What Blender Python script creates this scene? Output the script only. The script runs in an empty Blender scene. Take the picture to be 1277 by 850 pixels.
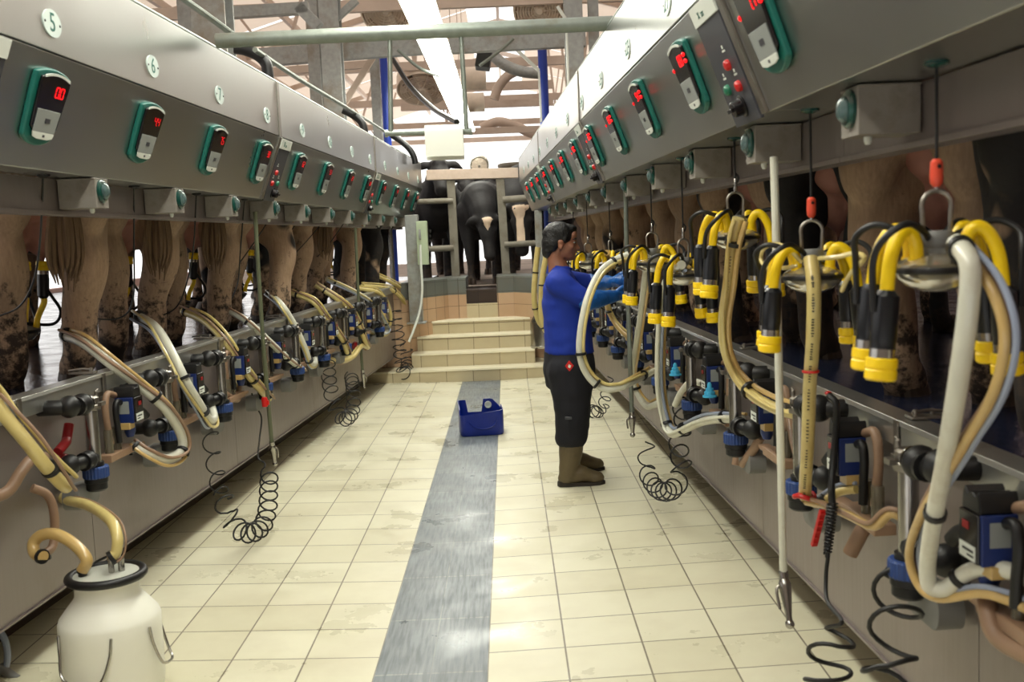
import bpy, bmesh, math, random
from mathutils import Vector, Matrix, noise
random.seed(7)
sc = bpy.context.scene
col = sc.collection
PI = math.pi

# ------------------------------------------------------------------ camera
IMG_W, IMG_H, FPX = 1277.0, 850.0, 1300.0
CAM = Vector((0, 0, 1.68))
_y = Vector(((632 - IMG_W / 2) / FPX, (IMG_H / 2 - 292) / FPX, -1)).normalized()
_u = Vector((-math.sin(math.radians(2.4)), math.cos(math.radians(2.4)), 0))
_z = (_u - _u.dot(_y) * _y).normalized()
_x = _y.cross(_z)
RM = Matrix((_x, _y, _z))                      # world = RM @ camera
cd = bpy.data.cameras.new('camera')
cam = bpy.data.objects.new('camera', cd)
col.objects.link(cam)
cam.matrix_world = Matrix.Translation(CAM) @ RM.to_4x4()
cd.sensor_width = 36
cd.lens = 36 * FPX / IMG_W
cd.dof.use_dof = True
cd.dof.focus_distance = 6.6
cd.dof.aperture_fstop = 4.5
sc.camera = cam

def ray(px, py):
    return RM @ Vector(((px - IMG_W / 2) / FPX, (IMG_H / 2 - py) / FPX, -1))
def at(px, py, Y):                             # point of the place seen there at depth Y
    d = ray(px, py)
    return CAM + d * (Y / d.y)
def atx(px, py, a, s):                         # ... on the upright plane X = a + s*Y
    d = ray(px, py)
    return CAM + d * (a / (d.x - s * d.y))
def atz(px, py, z):
    d = ray(px, py)
    return CAM + d * ((z - CAM.z) / d.z)
LA, LS = -2.178, 0.065                         # left pit wall  X = LA + LS*Y
RA, RS = 1.256, -0.038                         # right pit wall
def LW(px, py, off=0): return atx(px, py, LA + off, LS)
def RW(px, py, off=0): return atx(px, py, RA - off, RS)
def lx(Y): return LA + LS * Y
def rx(Y): return RA + RS * Y

# ------------------------------------------------------------------ object helpers
def prop(o, label=None, cat=None, group=None, kind=None):
    if label: o['label'] = label
    if cat: o['category'] = cat
    if group: o['group'] = group
    if kind: o['kind'] = kind
    return o
def empty(name, loc=(0, 0, 0), label=None, cat=None, group=None, mw=None):
    o = bpy.data.objects.new(name, None)
    o.empty_display_size = 0.1
    col.objects.link(o)
    o.matrix_world = mw if mw is not None else Matrix.Translation(Vector(loc))
    return prop(o, label, cat, group)
def kids(o): return [c for c in bpy.data.objects if c.parent == o]
def tree_of(o):
    return [(c, tree_of(c)) for c in kids(o)]
def copy_tree(o, tr, parent=None):
    c = o.copy(); col.objects.link(c)
    if parent is not None: c.parent = parent
    for ch, sub in tr: copy_tree(ch, sub, c)
    return c

def spline(pts, n=8, closed=False):            # Catmull-Rom through the points
    P = [Vector(p) for p in pts]
    if len(P) < 3: return P
    out = []
    m = len(P)
    segs = m if closed else m - 1
    for i in range(segs):
        if closed: p0, p1, p2, p3 = P[(i - 1) % m], P[i], P[(i + 1) % m], P[(i + 2) % m]
        else:
            p1, p2 = P[i], P[i + 1]
            p0 = P[i - 1] if i > 0 else p1 * 2 - p2
            p3 = P[i + 2] if i + 2 < m else p2 * 2 - p1
        for k in range(n):
            t = k / n
            out.append(0.5 * ((2 * p1) + (p2 - p0) * t + (2 * p0 - 5 * p1 + 4 * p2 - p3) * t * t + (3 * p1 - p0 - 3 * p2 + p3) * t ** 3))
    if not closed: out.append(P[-1].copy())
    return out

class MB:
    def __init__(s): s.v, s.f, s.m = [], [], []
    def add(s, vs, fs, mi=0):
        b = len(s.v); s.v += [Vector(v) for v in vs]
        s.f += [tuple(i + b for i in f) for f in fs]; s.m += [mi] * len(fs); return s
    def box(s, c, size, M=None, mi=0):
        x, y, z = [d / 2 for d in size]; c = Vector(c)
        vs = [Vector((sx * x, sy * y, sz * z)) + c for sz in (-1, 1) for sy in (-1, 1) for sx in (-1, 1)]
        if M is not None: vs = [M @ v for v in vs]
        return s.add(vs, [(0, 2, 3, 1), (4, 5, 7, 6), (0, 1, 5, 4), (2, 6, 7, 3), (0, 4, 6, 2), (1, 3, 7, 5)], mi)
    def hexa(s, lo, hi, mi=0):                 # lo, hi: four points each, same turning sense
        return s.add(list(lo) + list(hi), [(3, 2, 1, 0), (4, 5, 6, 7), (0, 1, 5, 4), (1, 2, 6, 5), (2, 3, 7, 6), (3, 0, 4, 7)], mi)
    def tube(s, pts, r, seg=10, mi=0, closed=False, caps=True, flat=None):
        P = [Vector(p) for p in pts]; n = len(P)
        R = r if isinstance(r, (list, tuple)) else [r] * n
        if len(R) != n: R = [R[0] + (R[-1] - R[0]) * i / (n - 1) for i in range(n)] if len(R) == 2 else R
        T = []
        for i in range(n):
            a = P[(i - 1) % n] if (closed or i > 0) else P[i]
            b = P[(i + 1) % n] if (closed or i < n - 1) else P[i]
            t = b - a
            T.append(t.normalized() if t.length > 1e-9 else Vector((0, 0, 1)))
        up = Vector((0, 0, 1)) if abs(T[0].z) < 0.9 else Vector((1, 0, 0))
        N = (up - T[0] * up.dot(T[0])).normalized()
        vs = []
        for i in range(n):
            if i: 
                N = N - T[i] * N.dot(T[i])
                N = N.normalized() if N.length > 1e-6 else Vector((1, 0, 0))
            B = T[i].cross(N)
            for k in range(seg):
                a = 2 * PI * k / seg
                vs.append(P[i] + (N * math.cos(a) + B * math.sin(a)) * R[i])
        fs = []
        rings = n if closed else n - 1
        for i in range(rings):
            j = (i + 1) % n
            for k in range(seg):
                l = (k + 1) % seg
                fs.append((i * seg + k, i * seg + l, j * seg + l, j * seg + k))
        if caps and not closed:
            fs.append(tuple(reversed(range(seg)))); fs.append(tuple((n - 1) * seg + k for k in range(seg)))
        return s.add(vs, fs, mi)
    def lathe(s, prof, M=None, seg=20, mi=0):
        vs, fs = [], []
        for r, z in prof:
            for k in range(seg):
                a = 2 * PI * k / seg
                v = Vector((r * math.cos(a), r * math.sin(a), z)); vs.append(M @ v if M is not None else v)
        n = len(prof)
        for i in range(n - 1):
            for k in range(seg):
                l = (k + 1) % seg
                fs.append((i * seg + k, i * seg + l, (i + 1) * seg + l, (i + 1) * seg + k))
        fs.append(tuple(reversed(range(seg)))); fs.append(tuple((n - 1) * seg + k for k in range(seg)))
        return s.add(vs, fs, mi)
    def cyl(s, p, q, r, seg=14, mi=0, r2=None):
        return s.tube([p, q], [r, r if r2 is None else r2], seg, mi)
    def prism(s, poly, z0, z1, M=None, mi=0):
        n = len(poly)
        vs = [Vector((x, y, z0)) for x, y in poly] + [Vector((x, y, z1)) for x, y in poly]
        if M is not None: vs = [M @ v for v in vs]
        fs = [tuple(reversed(range(n))), tuple(range(n, 2 * n))] + [(i, (i + 1) % n, n + (i + 1) % n, n + i) for i in range(n)]
        return s.add(vs, fs, mi)
    def loft(s, rings, mi=0, caps=True, closed=True):
        n = len(rings[0]); vs = [Vector(p) for r in rings for p in r]; fs = []
        for i in range(len(rings) - 1):
            for k in range(n if closed else n - 1):
                l = (k + 1) % n
                fs.append((i * n + k, i * n + l, (i + 1) * n + l, (i + 1) * n + k))
        if caps and closed:
            fs.append(tuple(reversed(range(n)))); fs.append(tuple((len(rings) - 1) * n + k for k in range(n)))
        return s.add(vs, fs, mi)
    def ell(s, c, r, M=None, seg=14, rings=9, mi=0):
        c = Vector(c); prof = [(math.sin(PI * i / rings), -math.cos(PI * i / rings)) for i in range(rings + 1)]
        prof[0] = (0.02, -1); prof[-1] = (0.02, 1)
        Q = Matrix.Translation(c) @ Matrix.Diagonal((r[0], r[1], r[2], 1))
        if M is not None: Q = M @ Q
        return s.lathe(prof, Q, seg, mi)
    def mesh(s, name):
        me = bpy.data.meshes.new(name)
        me.from_pydata([tuple(v) for v in s.v], [], s.f)
        return me
    def build(s, name, mats, parent=None, smooth=35, bevel=0, world=True, segs=2):
        if parent is not None and world:
            inv = parent.matrix_world.inverted()
            if parent.parent is not None and parent.parent.type == 'EMPTY':
                inv = (parent.parent.matrix_world @ parent.matrix_basis).inverted()
            s.v = [inv @ v for v in s.v]
        me = s.mesh(name)
        mats = mats if isinstance(mats, (list, tuple)) else [mats]
        for m in mats: me.materials.append(m)
        if len(mats) > 1: me.polygons.foreach_set('material_index', s.m)
        if smooth:
            me.polygons.foreach_set('use_smooth', [True] * len(me.polygons))
            me.set_sharp_from_angle(angle=math.radians(smooth))
        o = bpy.data.objects.new(name, me); col.objects.link(o)
        if parent is not None: o.parent = parent
        if bevel:
            b = o.modifiers.new('bevel', 'BEVEL'); b.width = bevel; b.segments = segs; b.limit_method = 'ANGLE'; b.angle_limit = math.radians(40); b.harden_normals = True
        return o

def frame(o, u, v, w):                         # matrix with columns u, v, w at o
    return Matrix(((u[0], v[0], w[0], o[0]), (u[1], v[1], w[1], o[1]), (u[2], v[2], w[2], o[2]), (0, 0, 0, 1)))
def rounded(w, h, r, n=5):
    pts = []
    for cx, cy, a0 in ((w / 2 - r, h / 2 - r, 0), (-w / 2 + r, h / 2 - r, 90), (-w / 2 + r, -h / 2 + r, 180), (w / 2 - r, -h / 2 + r, 270)):
        for k in range(n + 1):
            a = math.radians(a0 + 90 * k / n); pts.append((cx + r * math.cos(a), cy + r * math.sin(a)))
    return pts
_txt = {}
def text_geo(t, size, depth=0.001):
    key = (t, size)
    if key not in _txt:
        cu = bpy.data.curves.new('txt', 'FONT'); cu.body = t; cu.size = size; cu.align_x = 'CENTER'; cu.align_y = 'CENTER'; cu.extrude = depth / 2
        cu.resolution_u = 3
        ob = bpy.data.objects.new('txt', cu); col.objects.link(ob)
        dg = bpy.context.evaluated_depsgraph_get(); dg.update()
        me = bpy.data.meshes.new_from_object(ob.evaluated_get(dg))
        _txt[key] = ([v.co.copy() for v in me.vertices], [tuple(p.vertices) for p in me.polygons])
        bpy.data.objects.remove(ob); bpy.data.meshes.remove(me)
    return _txt[key]
def put_text(mb, t, size, M, mi=0):
    v, f = text_geo(t, size); mb.add([M @ p for p in v], f, mi)
SEG7 = {'0': 'abcdef', '1': 'bc', '2': 'abged', '3': 'abgcd', '4': 'fgbc', '5': 'afgcd', '6': 'afgedc', '7': 'abc', '8': 'abcdefg', '9': 'abcdfg'}
def digits(mb, s, w, h, M, t=0.16, mi=0):      # glowing seven-segment figures centred on M
    n = len(s.replace('.', '')); x = -(n - 1) * w * 0.62
    for ch in s:
        if ch == '.':
            mb.box((x - w * 0.62, -h / 2, 0), (w * .16, w * .16, .002), M, mi); continue
        for g in SEG7[ch]:
            cx, cy, sx, sy = {'a': (0, .5, .7, t), 'g': (0, 0, .7, t), 'd': (0, -.5, .7, t), 'f': (-.42, .25, t, .42), 'b': (.42, .25, t, .42), 'e': (-.42, -.25, t, .42), 'c': (.42, -.25, t, .42)}[g]
            mb.box((x + cx * w, cy * h, 0), (sx * w if sx > t else t * w, (sy * h if sy > t else t * w), .002), M, mi)
        x += w * 1.24

# ------------------------------------------------------------------ materials
def lin(c):
    return tuple((x / 12.92 if x <= .04045 else ((x + .055) / 1.055) ** 2.4) for x in c) + (1,)
def mat(name, c, rough=.5, metal=0, emit=None, es=0, var=0, vscale=8, bump=0, bscale=60, c2=None, c2scale=4, c2lo=.5, c2hi=.7, aniso=None, trans=0, coat=0, obj_coords=True, rvar=0, ior=None, sss=0):
    m = bpy.data.materials.new(name); m.use_nodes = True
    nt = m.node_tree; N = nt.nodes; L = nt.links; b = N['Principled BSDF']
    b.inputs['Base Color'].default_value = lin(c); b.inputs['Roughness'].default_value = rough; b.inputs['Metallic'].default_value = metal
    if ior: b.inputs['IOR'].default_value = ior
    if trans: b.inputs['Transmission Weight'].default_value = trans
    if coat: b.inputs['Coat Weight'].default_value = coat; b.inputs['Coat Roughness'].default_value = .15
    if sss: b.inputs['Subsurface Weight'].default_value = sss; b.inputs['Subsurface Radius'].default_value = (.02, .01, .008)
    if emit is not None:
        b.inputs['Emission Color'].default_value = lin(emit); b.inputs['Emission Strength'].default_value = es
    tc = N.new('ShaderNodeTexCoord')
    co = tc.outputs['Object' if obj_coords else 'Generated']
    if aniso:
        mp = N.new('ShaderNodeMapping'); mp.inputs['Scale'].default_value = aniso; L.new(co, mp.inputs['Vector']); co2 = mp.outputs['Vector']
    else: co2 = co
    src = None
    if var:
        n1 = N.new('ShaderNodeTexNoise'); n1.inputs['Scale'].default_value = vscale; n1.inputs['Detail'].default_value = 6; L.new(co2, n1.inputs['Vector'])
        mx = N.new('ShaderNodeMix'); mx.data_type = 'RGBA'; L.new(n1.outputs['Fac'], mx.inputs['Factor'])
        mx.inputs['A'].default_value = lin([max(0, x * (1 - var)) for x in c]); mx.inputs['B'].default_value = lin([min(1, x * (1 + var)) for x in c])
        src = mx.outputs['Result']
        if rvar:
            mr = N.new('ShaderNodeMapRange'); mr.inputs['To Min'].default_value = max(.02, rough - rvar); mr.inputs['To Max'].default_value = rough + rvar
            mr.inputs['From Min'].default_value = .3; mr.inputs['From Max'].default_value = .7
            L.new(n1.outputs['Fac'], mr.inputs['Value']); L.new(mr.outputs['Result'], b.inputs['Roughness'])
    if c2 is not None:
        n2 = N.new('ShaderNodeTexNoise'); n2.inputs['Scale'].default_value = c2scale; n2.inputs['Detail'].default_value = 8; n2.inputs['Roughness'].default_value = .65; L.new(co, n2.inputs['Vector'])
        r = N.new('ShaderNodeMapRange'); r.inputs['From Min'].default_value = c2lo; r.inputs['From Max'].default_value = c2hi; L.new(n2.outputs['Fac'], r.inputs['Value'])
        mx2 = N.new('ShaderNodeMix'); mx2.data_type = 'RGBA'; L.new(r.outputs['Result'], mx2.inputs['Factor'])
        if src is not None: L.new(src, mx2.inputs['A'])
        else: mx2.inputs['A'].default_value = lin(c)
        mx2.inputs['B'].default_value = lin(c2); src = mx2.outputs['Result']
    if src is not None: L.new(src, b.inputs['Base Color'])
    if bump:
        n3 = N.new('ShaderNodeTexNoise'); n3.inputs['Scale'].default_value = bscale; n3.inputs['Detail'].default_value = 4; L.new(co2, n3.inputs['Vector'])
        bp = N.new('ShaderNodeBump'); bp.inputs['Strength'].default_value = bump; bp.inputs['Distance'].default_value = .01
        L.new(n3.outputs['Fac'], bp.inputs['Height']); L.new(bp.outputs['Normal'], b.inputs['Normal'])
    return m

M = {}
M['steel_panel'] = mat('brushed stainless panel', (.72, .73, .72), .30, 1, var=.02, vscale=1.5, rvar=.04)
M['steel_rail'] = mat('bright stainless rail', (.74, .74, .72), .30, .9, var=.06, vscale=6, c2=(.52, .47, .40), c2scale=7, c2lo=.6, c2hi=.85)
M['steel_wall'] = mat('brushed stainless wall', (.57, .535, .525), .42, .7, var=.025, vscale=3, aniso=(4, 20, .8), c2=(.49, .45, .42), c2scale=1.5, c2lo=.5, c2hi=.9, rvar=.06)
M['steel'] = mat('stainless steel', (.66, .65, .63), .24, 1, var=.08, vscale=20)
M['steel_dull'] = mat('dull stainless steel', (.58, .56, .53), .42, 1, var=.15, vscale=15, c2=(.40, .35, .28), c2scale=9, c2lo=.55, c2hi=.8)
M['galv'] = mat('galvanised steel', (.62, .63, .62), .5, .55, var=.12, vscale=25, c2=(.52, .47, .40), c2scale=3, c2lo=.5, c2hi=.75)
M['galv_pipe'] = mat('galvanised pipe', (.52, .55, .52), .45, .6, var=.12, vscale=20, c2=(.42, .40, .34), c2scale=5, c2lo=.52, c2hi=.75)
M['green'] = mat('teal green plastic', (.05, .38, .34), .42, var=.12, vscale=30)
M['black'] = mat('black rubber', (.045, .045, .05), .45, var=.2, vscale=30)
M['black_gloss'] = mat('black glossy plastic', (.05, .035, .045), .22)
M['grey_key'] = mat('grey keypad', (.55, .57, .56), .45)
M['plate'] = mat('pale number plate', (.74, .79, .77), .35)
M['white_pl'] = mat('white plastic', (.86, .88, .85), .4, var=.03)
M['led'] = mat('red led', (.5, .02, .03), .4, emit=(1, .05, .09), es=1.6)
M['led_dim'] = mat('dim red led', (.4, .02, .03), .4, emit=(1, .05, .09), es=.65)
M['ink'] = mat('dark ink', (.06, .09, .09), .5)
M['ink_green'] = mat('green ink', (.06, .36, .31), .5)
M['panel_dark'] = mat('dark grey control panel', (.24, .245, .27), .4, var=.05)
M['dark_red'] = mat('dark red rubber', (.55, .05, .08), .4, var=.1)
M['red'] = mat('red plastic', (.75, .09, .08), .35, var=.1)
M['orange'] = mat('orange plastic handle', (.86, .30, .20), .4, var=.08)
M['btn_green'] = mat('green button', (.10, .45, .33), .35)
M['yellow'] = mat('yellow silicone', (.98, .81, .04), .38, var=.06, vscale=20, c2=(.80, .58, .03), c2scale=14, c2lo=.58, c2hi=.8)
M['shell'] = mat('dark blue black cup shell', (.055, .065, .085), .30, var=.2)
M['hose_white'] = mat('milky white hose', (.82, .82, .76), .32, var=.05, vscale=9, c2=(.62, .55, .42), c2scale=3, c2lo=.55, c2hi=.85, coat=.3)
M['hose_yellow'] = mat('aged yellowish hose', (.80, .73, .47), .30, var=.08, vscale=9, c2=(.62, .48, .24), c2scale=4, c2lo=.52, c2hi=.85, coat=.3)
M['hose_amber'] = mat('amber hose', (.77, .65, .41), .28, var=.1, vscale=9, c2=(.56, .43, .25), c2scale=4, c2lo=.5, c2hi=.85, coat=.3)
M['hose_brown'] = mat('stained brown hose', (.56, .45, .36), .45, var=.15, vscale=9)
M['hose_blue'] = mat('bluish thin tube', (.58, .62, .70), .3, var=.06)
M['clear'] = mat('clear claw plastic', (.55, .52, .44), .15, trans=.55, ior=1.45)
M['lens_green'] = mat('green lens ring', (.05, .25, .22), .2, coat=.5)
M['lens'] = mat('clear lamp lens', (.40, .50, .50), .08, trans=.5)
M['box_grey'] = mat('grey painted box', (.55, .53, .50), .5, .3, var=.1, c2=(.42, .38, .33), c2scale=10, c2lo=.5, c2hi=.8)
M['blue'] = mat('blue plastic', (.09, .17, .40), .4, var=.1)
M['ring_blue'] = mat('blue ribbed ring', (.14, .25, .48), .45, var=.12)
M['cone_blue'] = mat('light blue cone', (.25, .66, .83), .4)
M['grey_pl'] = mat('grey plastic', (.46, .46, .45), .5, var=.12, c2=(.36, .31, .25), c2scale=8, c2lo=.52, c2hi=.8)
M['wood_grey'] = M['galv']
M['cream_can'] = mat('milky polyethylene', (.95, .95, .90), .40, var=.015)
M['bucket'] = mat('blue jerrycan plastic', (.03, .14, .50), .38, var=.1, vscale=12)
M['black_cord'] = mat('black cord', (.06, .06, .06), .5)
# ------------------------------------------------------------------ the setting
def set_uv(o, fn):
    me = o.data; uv = me.uv_layers.new(name='uv')
    for p in me.polygons:
        for li in p.loop_indices:
            co = me.vertices[me.loops[li].vertex_index].co
            uv.data[li].uv = fn(co, p)
def tile_mat(name, c1, c2, grout, rough=.25, wet=0, stain=None, gs=.014, bw=1.0, rh=1.0, grain=None, off=0, rrough=.5):
    m = bpy.data.materials.new(name); m.use_nodes = True
    nt = m.node_tree; N = nt.nodes; L = nt.links; b = N['Principled BSDF']
    uv = N.new('ShaderNodeUVMap'); uv.uv_map = 'uv'
    br = N.new('ShaderNodeTexBrick'); br.offset = off; br.squash = 1
    br.inputs['Scale'].default_value = 1; br.inputs['Mortar Size'].default_value = gs; br.inputs['Mortar Smooth'].default_value = .1
    br.inputs['Brick Width'].default_value = bw; br.inputs['Row Height'].default_value = rh; br.inputs['Bias'].default_value = 0
    br.inputs['Color1'].default_value = lin(c1); br.inputs['Color2'].default_value = lin(c2); br.inputs['Mortar'].default_value = lin(grout)
    L.new(uv.outputs['UV'], br.inputs['Vector'])
    tc = N.new('ShaderNodeTexCoord'); outc = br.outputs['Color']
    if grain:
        mp = N.new('ShaderNodeMapping'); mp.inputs['Scale'].default_value = (22, 1.6, 1); L.new(tc.outputs['Object'], mp.inputs['Vector'])
        g = N.new('ShaderNodeTexNoise'); g.inputs['Scale'].default_value = 3; g.inputs['Detail'].default_value = 7; L.new(mp.outputs['Vector'], g.inputs['Vector'])
        mx = N.new('ShaderNodeMix'); mx.data_type = 'RGBA'; mx.inputs['A'].default_value = lin(grain); L.new(outc, mx.inputs['B']); 
        r = N.new('ShaderNodeMapRange'); r.inputs['From Min'].default_value = .35; r.inputs['From Max'].default_value = .6; L.new(g.outputs['Fac'], r.inputs['Value']); L.new(r.outputs['Result'], mx.inputs['Factor']); outc = mx.outputs['Result']
    if stain:
        n = N.new('ShaderNodeTexNoise'); n.inputs['Scale'].default_value = 2.4; n.inputs['Detail'].default_value = 4; n.inputs['Roughness'].default_value = .6; L.new(tc.outputs['Object'], n.inputs['Vector'])
        r = N.new('ShaderNodeMapRange'); r.inputs['From Min'].default_value = .45; r.inputs['From Max'].default_value = .8; r.inputs['To Max'].default_value = .35; L.new(n.outputs['Fac'], r.inputs['Value'])
        mx = N.new('ShaderNodeMix'); mx.data_type = 'RGBA'; L.new(r.outputs['Result'], mx.inputs['Factor']); L.new(outc, mx.inputs['A']); mx.inputs["B"].default_value = lin(stain); outc = mx.outputs["Result"]
    L.new(outc, b.inputs['Base Color'])
    b.inputs['Roughness'].default_value = rough
    if wet:
        n = N.new('ShaderNodeTexNoise'); n.inputs['Scale'].default_value = 2.2; n.inputs['Detail'].default_value = 6; n.inputs['Roughness'].default_value = .6; L.new(tc.outputs['Object'], n.inputs['Vector'])
        r = N.new('ShaderNodeMapRange'); r.inputs['From Min'].default_value = .44; r.inputs['From Max'].default_value = .68; r.inputs['To Min'].default_value = rrough; r.inputs['To Max'].default_value = rough; L.new(n.outputs['Fac'], r.inputs['Value'])
        L.new(r.outputs['Result'], b.inputs['Roughness'])
    bp = N.new('ShaderNodeBump'); bp.inputs['Strength'].default_value = .4; bp.inputs['Distance'].default_value = .004; bp.invert = True
    L.new(br.outputs['Fac'], bp.inputs['Height']); L.new(bp.outputs['Normal'], b.inputs['Normal'])
    return m
M['floor'] = tile_mat('cream floor tiles', (.87, .855, .755), (.83, .81, .70), (.50, .47, .40), .16, 1, (.72, .67, .57), gs=.012)
M['strip'] = tile_mat('grey wood look tiles', (.50, .53, .55), (.46, .49, .51), (.62, .63, .62), .22, 1, (.36, .37, .36), gs=.010, grain=(.36, .39, .41), rrough=.45)
M['step_tile'] = tile_mat('beige step tiles', (.80, .75, .62), (.76, .71, .58), (.50, .44, .35), .3, 0, (.66, .58, .45), gs=.012)
M['tan_tile'] = tile_mat('tan wall tiles', (.77, .65, .53), (.73, .60, .48), (.44, .36, .28), .3, 0, (.62, .50, .38), gs=.02)
M['grey_tile'] = tile_mat('grey wall tiles', (.42, .44, .42), (.37, .39, .38), (.30, .29, .27), .35, 0, (.45, .38, .30), gs=.02)
M['brown_tile'] = tile_mat('dark brown tiles', (.21, .15, .12), (.18, .13, .105), (.12, .09, .07), .4, 0, (.22, .17, .14), gs=.015)
M['nosing'] = mat('pale step nosing', (.90, .87, .76), .3, var=.05)
M['deck'] = mat('dark wet rubber deck', (.11, .13, .20), .16, var=.3, vscale=6, bump=.18, bscale=45, rvar=.08)
M['concrete'] = mat('concrete', (.55, .50, .46), .8, var=.15, vscale=3, c2=(.42, .36, .31), c2scale=1.2)
M['pink_wall'] = mat('pinkish rendered wall', (.62, .50, .47), .8, var=.08)

def fz(x):                                     # the pit floor falls slightly to the drain course
    return 0.0 if -.585 <= x <= -.145 else (abs(x + .585) * .026 if x < 0 else (x + .145) * .03)
Y0, Y1 = 0.4, 12.02
mb = MB()
for i, (xa, xb, mi) in enumerate(((-2.75, -.585, 0), (-.585, -.145, 1), (-.145, 1.75, 0))):
    mb.add([(xa, Y0, fz(xa)), (xb, Y0, fz(xb)), (xb, Y1, fz(xb)), (xa, Y1, fz(xa)), (xa, Y0, -.15), (xb, Y0, -.15), (xb, Y1, -.15), (xa, Y1, -.15)], [(0, 1, 2, 3), (7, 6, 5, 4), (0, 4, 5, 1), (1, 5, 6, 2), (2, 6, 7, 3), (3, 7, 4, 0)], mi)
fl = mb.build('floor', [M['floor'], M['strip']], smooth=0)
def fuv(co, p):
    cx = p.center.x
    if p.material_index == 1: return ((co.x + .585) / .22, (co.y - 4.47) / .575)
    if cx < -.3: return ((co.x + .585) / .2985, (co.y - 4.07) / .311)
    return ((co.x + .145) / .3117, (co.y - 4.07) / .311)
set_uv(fl, fuv); prop(fl, kind='structure')

# pit walls: stainless panels over a recessed brown skirting, deck behind
Yn, Yf = 0.6, 12.35
def side_wall(side):
    f = lx if side < 0 else rx
    ztop = 1.09 if side < 0 else 1.055
    d = side                                   # outward direction
    mb = MB()
    # panel with thin return lip at the bottom
    def P(Y, o, z): return (f(Y) + d * o, Y, z)
    n = 6
    for k in range(n):
        ya, yb = Yn + (Yf - Yn) * k / n + .002, Yn + (Yf - Yn) * (k + 1) / n - .002
        mb.hexa([P(ya, 0, .30), P(yb, 0, .30), P(yb, .03, .30), P(ya, .03, .30)], [P(ya, 0, ztop), P(yb, 0, ztop), P(yb, .03, ztop), P(ya, .03, ztop)])
        mb.hexa([P(ya, -.010, .295), P(yb, -.010, .295), P(yb, .5, .294), P(ya, .5, .294)], [P(ya, -.010, .303), P(yb, -.010, .303), P(yb, .5, .305), P(ya, .5, .305)])
    prop(mb.build('wall_left' if side < 0 else 'wall_right', M['steel_wall'], bevel=0), kind='structure')
    mb = MB(); mb.hexa([P(Yn, .33, -.02), P(Yf, .33, -.02), P(Yf, .46, -.02), P(Yn, .46, -.02)], [P(Yn, .33, .293), P(Yf, .33, .293), P(Yf, .46, .293), P(Yn, .46, .293)])
    o = mb.build('baseboard_left' if side < 0 else 'baseboard_right', M['brown_tile'], smooth=0)
    set_uv(o, lambda co, p: (co.y / .31, co.z / .3)); prop(o, kind='structure')
    mb = MB(); w = 7.5
    mb.hexa([P(Yn - 1, .035, .31), P(16.8, .035, .31), P(16.8, w, .31), P(Yn - 1, w, .31)], [P(Yn - 1, .035, ztop - .02), P(16.8, .035, ztop - .02), P(16.8, w, ztop - .02), P(Yn - 1, w, ztop - .02)])
    prop(mb.build('floor_deck_left' if side < 0 else 'floor_deck_right', M['deck'], smooth=0), kind='structure')
    # kerb rail: stainless angle along the deck edge
    mb = MB(); z0, z1 = ztop - .035, ztop + .045
    mb.hexa([P(Yn, -.035, z0), P(Yf, -.035, z0), P(Yf, -.003, z0), P(Yn, -.003, z0)], [P(Yn, -.035, z1 - .008), P(Yf, -.035, z1 - .008), P(Yf, -.003, z1 - .008), P(Yn, -.003, z1 - .008)])
    mb.hexa([P(Yn, -.042, z1 - .016), P(Yf, -.042, z1 - .016), P(Yf, .045, z1 - .016), P(Yn, .045, z1 - .016)], [P(Yn, -.036, z1), P(Yf, -.036, z1), P(Yf, .045, z1), P(Yn, .045, z1)])
    r = mb.build('kerb_rail', M['steel_rail'], bevel=.002)
    prop(r, ('long stainless kerb rail along the %s deck edge' % ('left' if side < 0 else 'right')), 'rail')
    return ztop
ZL, ZR = side_wall(-1), side_wall(1)
# clamps holding the rails
def clamp(side, Y):
    f, zt = (lx, ZL) if side < 0 else (rx, ZR); d = side
    M0 = frame((f(Y), Y, zt), (0, 1, 0), (d, 0, 0), (0, 0, 1))
    mb = MB()
    mb.box((0, .05, .052), (.055, .11, .008), M0); mb.box((0, -.041, -.01), (.03, .006, .11), M0); mb.box((0, -.036, -.066), (.05, .025, .018), M0)
    mb.cyl(M0 @ Vector((-.012, .01, .05)), M0 @ Vector((-.012, .01, .075)), .007); mb.cyl(M0 @ Vector((.014, .07, .05)), M0 @ Vector((.014, .07, .072)), .006)
    mb.tube([M0 @ Vector((-.012, .0, .066)), M0 @ Vector((.0, .05, .07)), M0 @ Vector((.01, .12, .062))], .005)
    o = mb.build('rail_clamp', M['steel_dull'], bevel=.001)
    return o
CL = [(LW(10, 497), -1), (LW(118, 468), -1), (LW(265, 430), -1), (LW(352, 404), -1), (RW(925, 436), 1), (RW(1135, 528), 1)]
names = ['at the near end of the left rail', 'on the left rail behind the nearest white hose', 'on the left rail below the third cow', 'on the left rail past the sprayer hose', 'on the right rail behind the hoses hanging mid way', 'on the right rail between the two nearest hoses']
for (p, s), nm in zip(CL, names): prop(clamp(s, p.y), 'small bolted steel clamp ' + nm, 'clamp', 'rail clamps')

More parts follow.
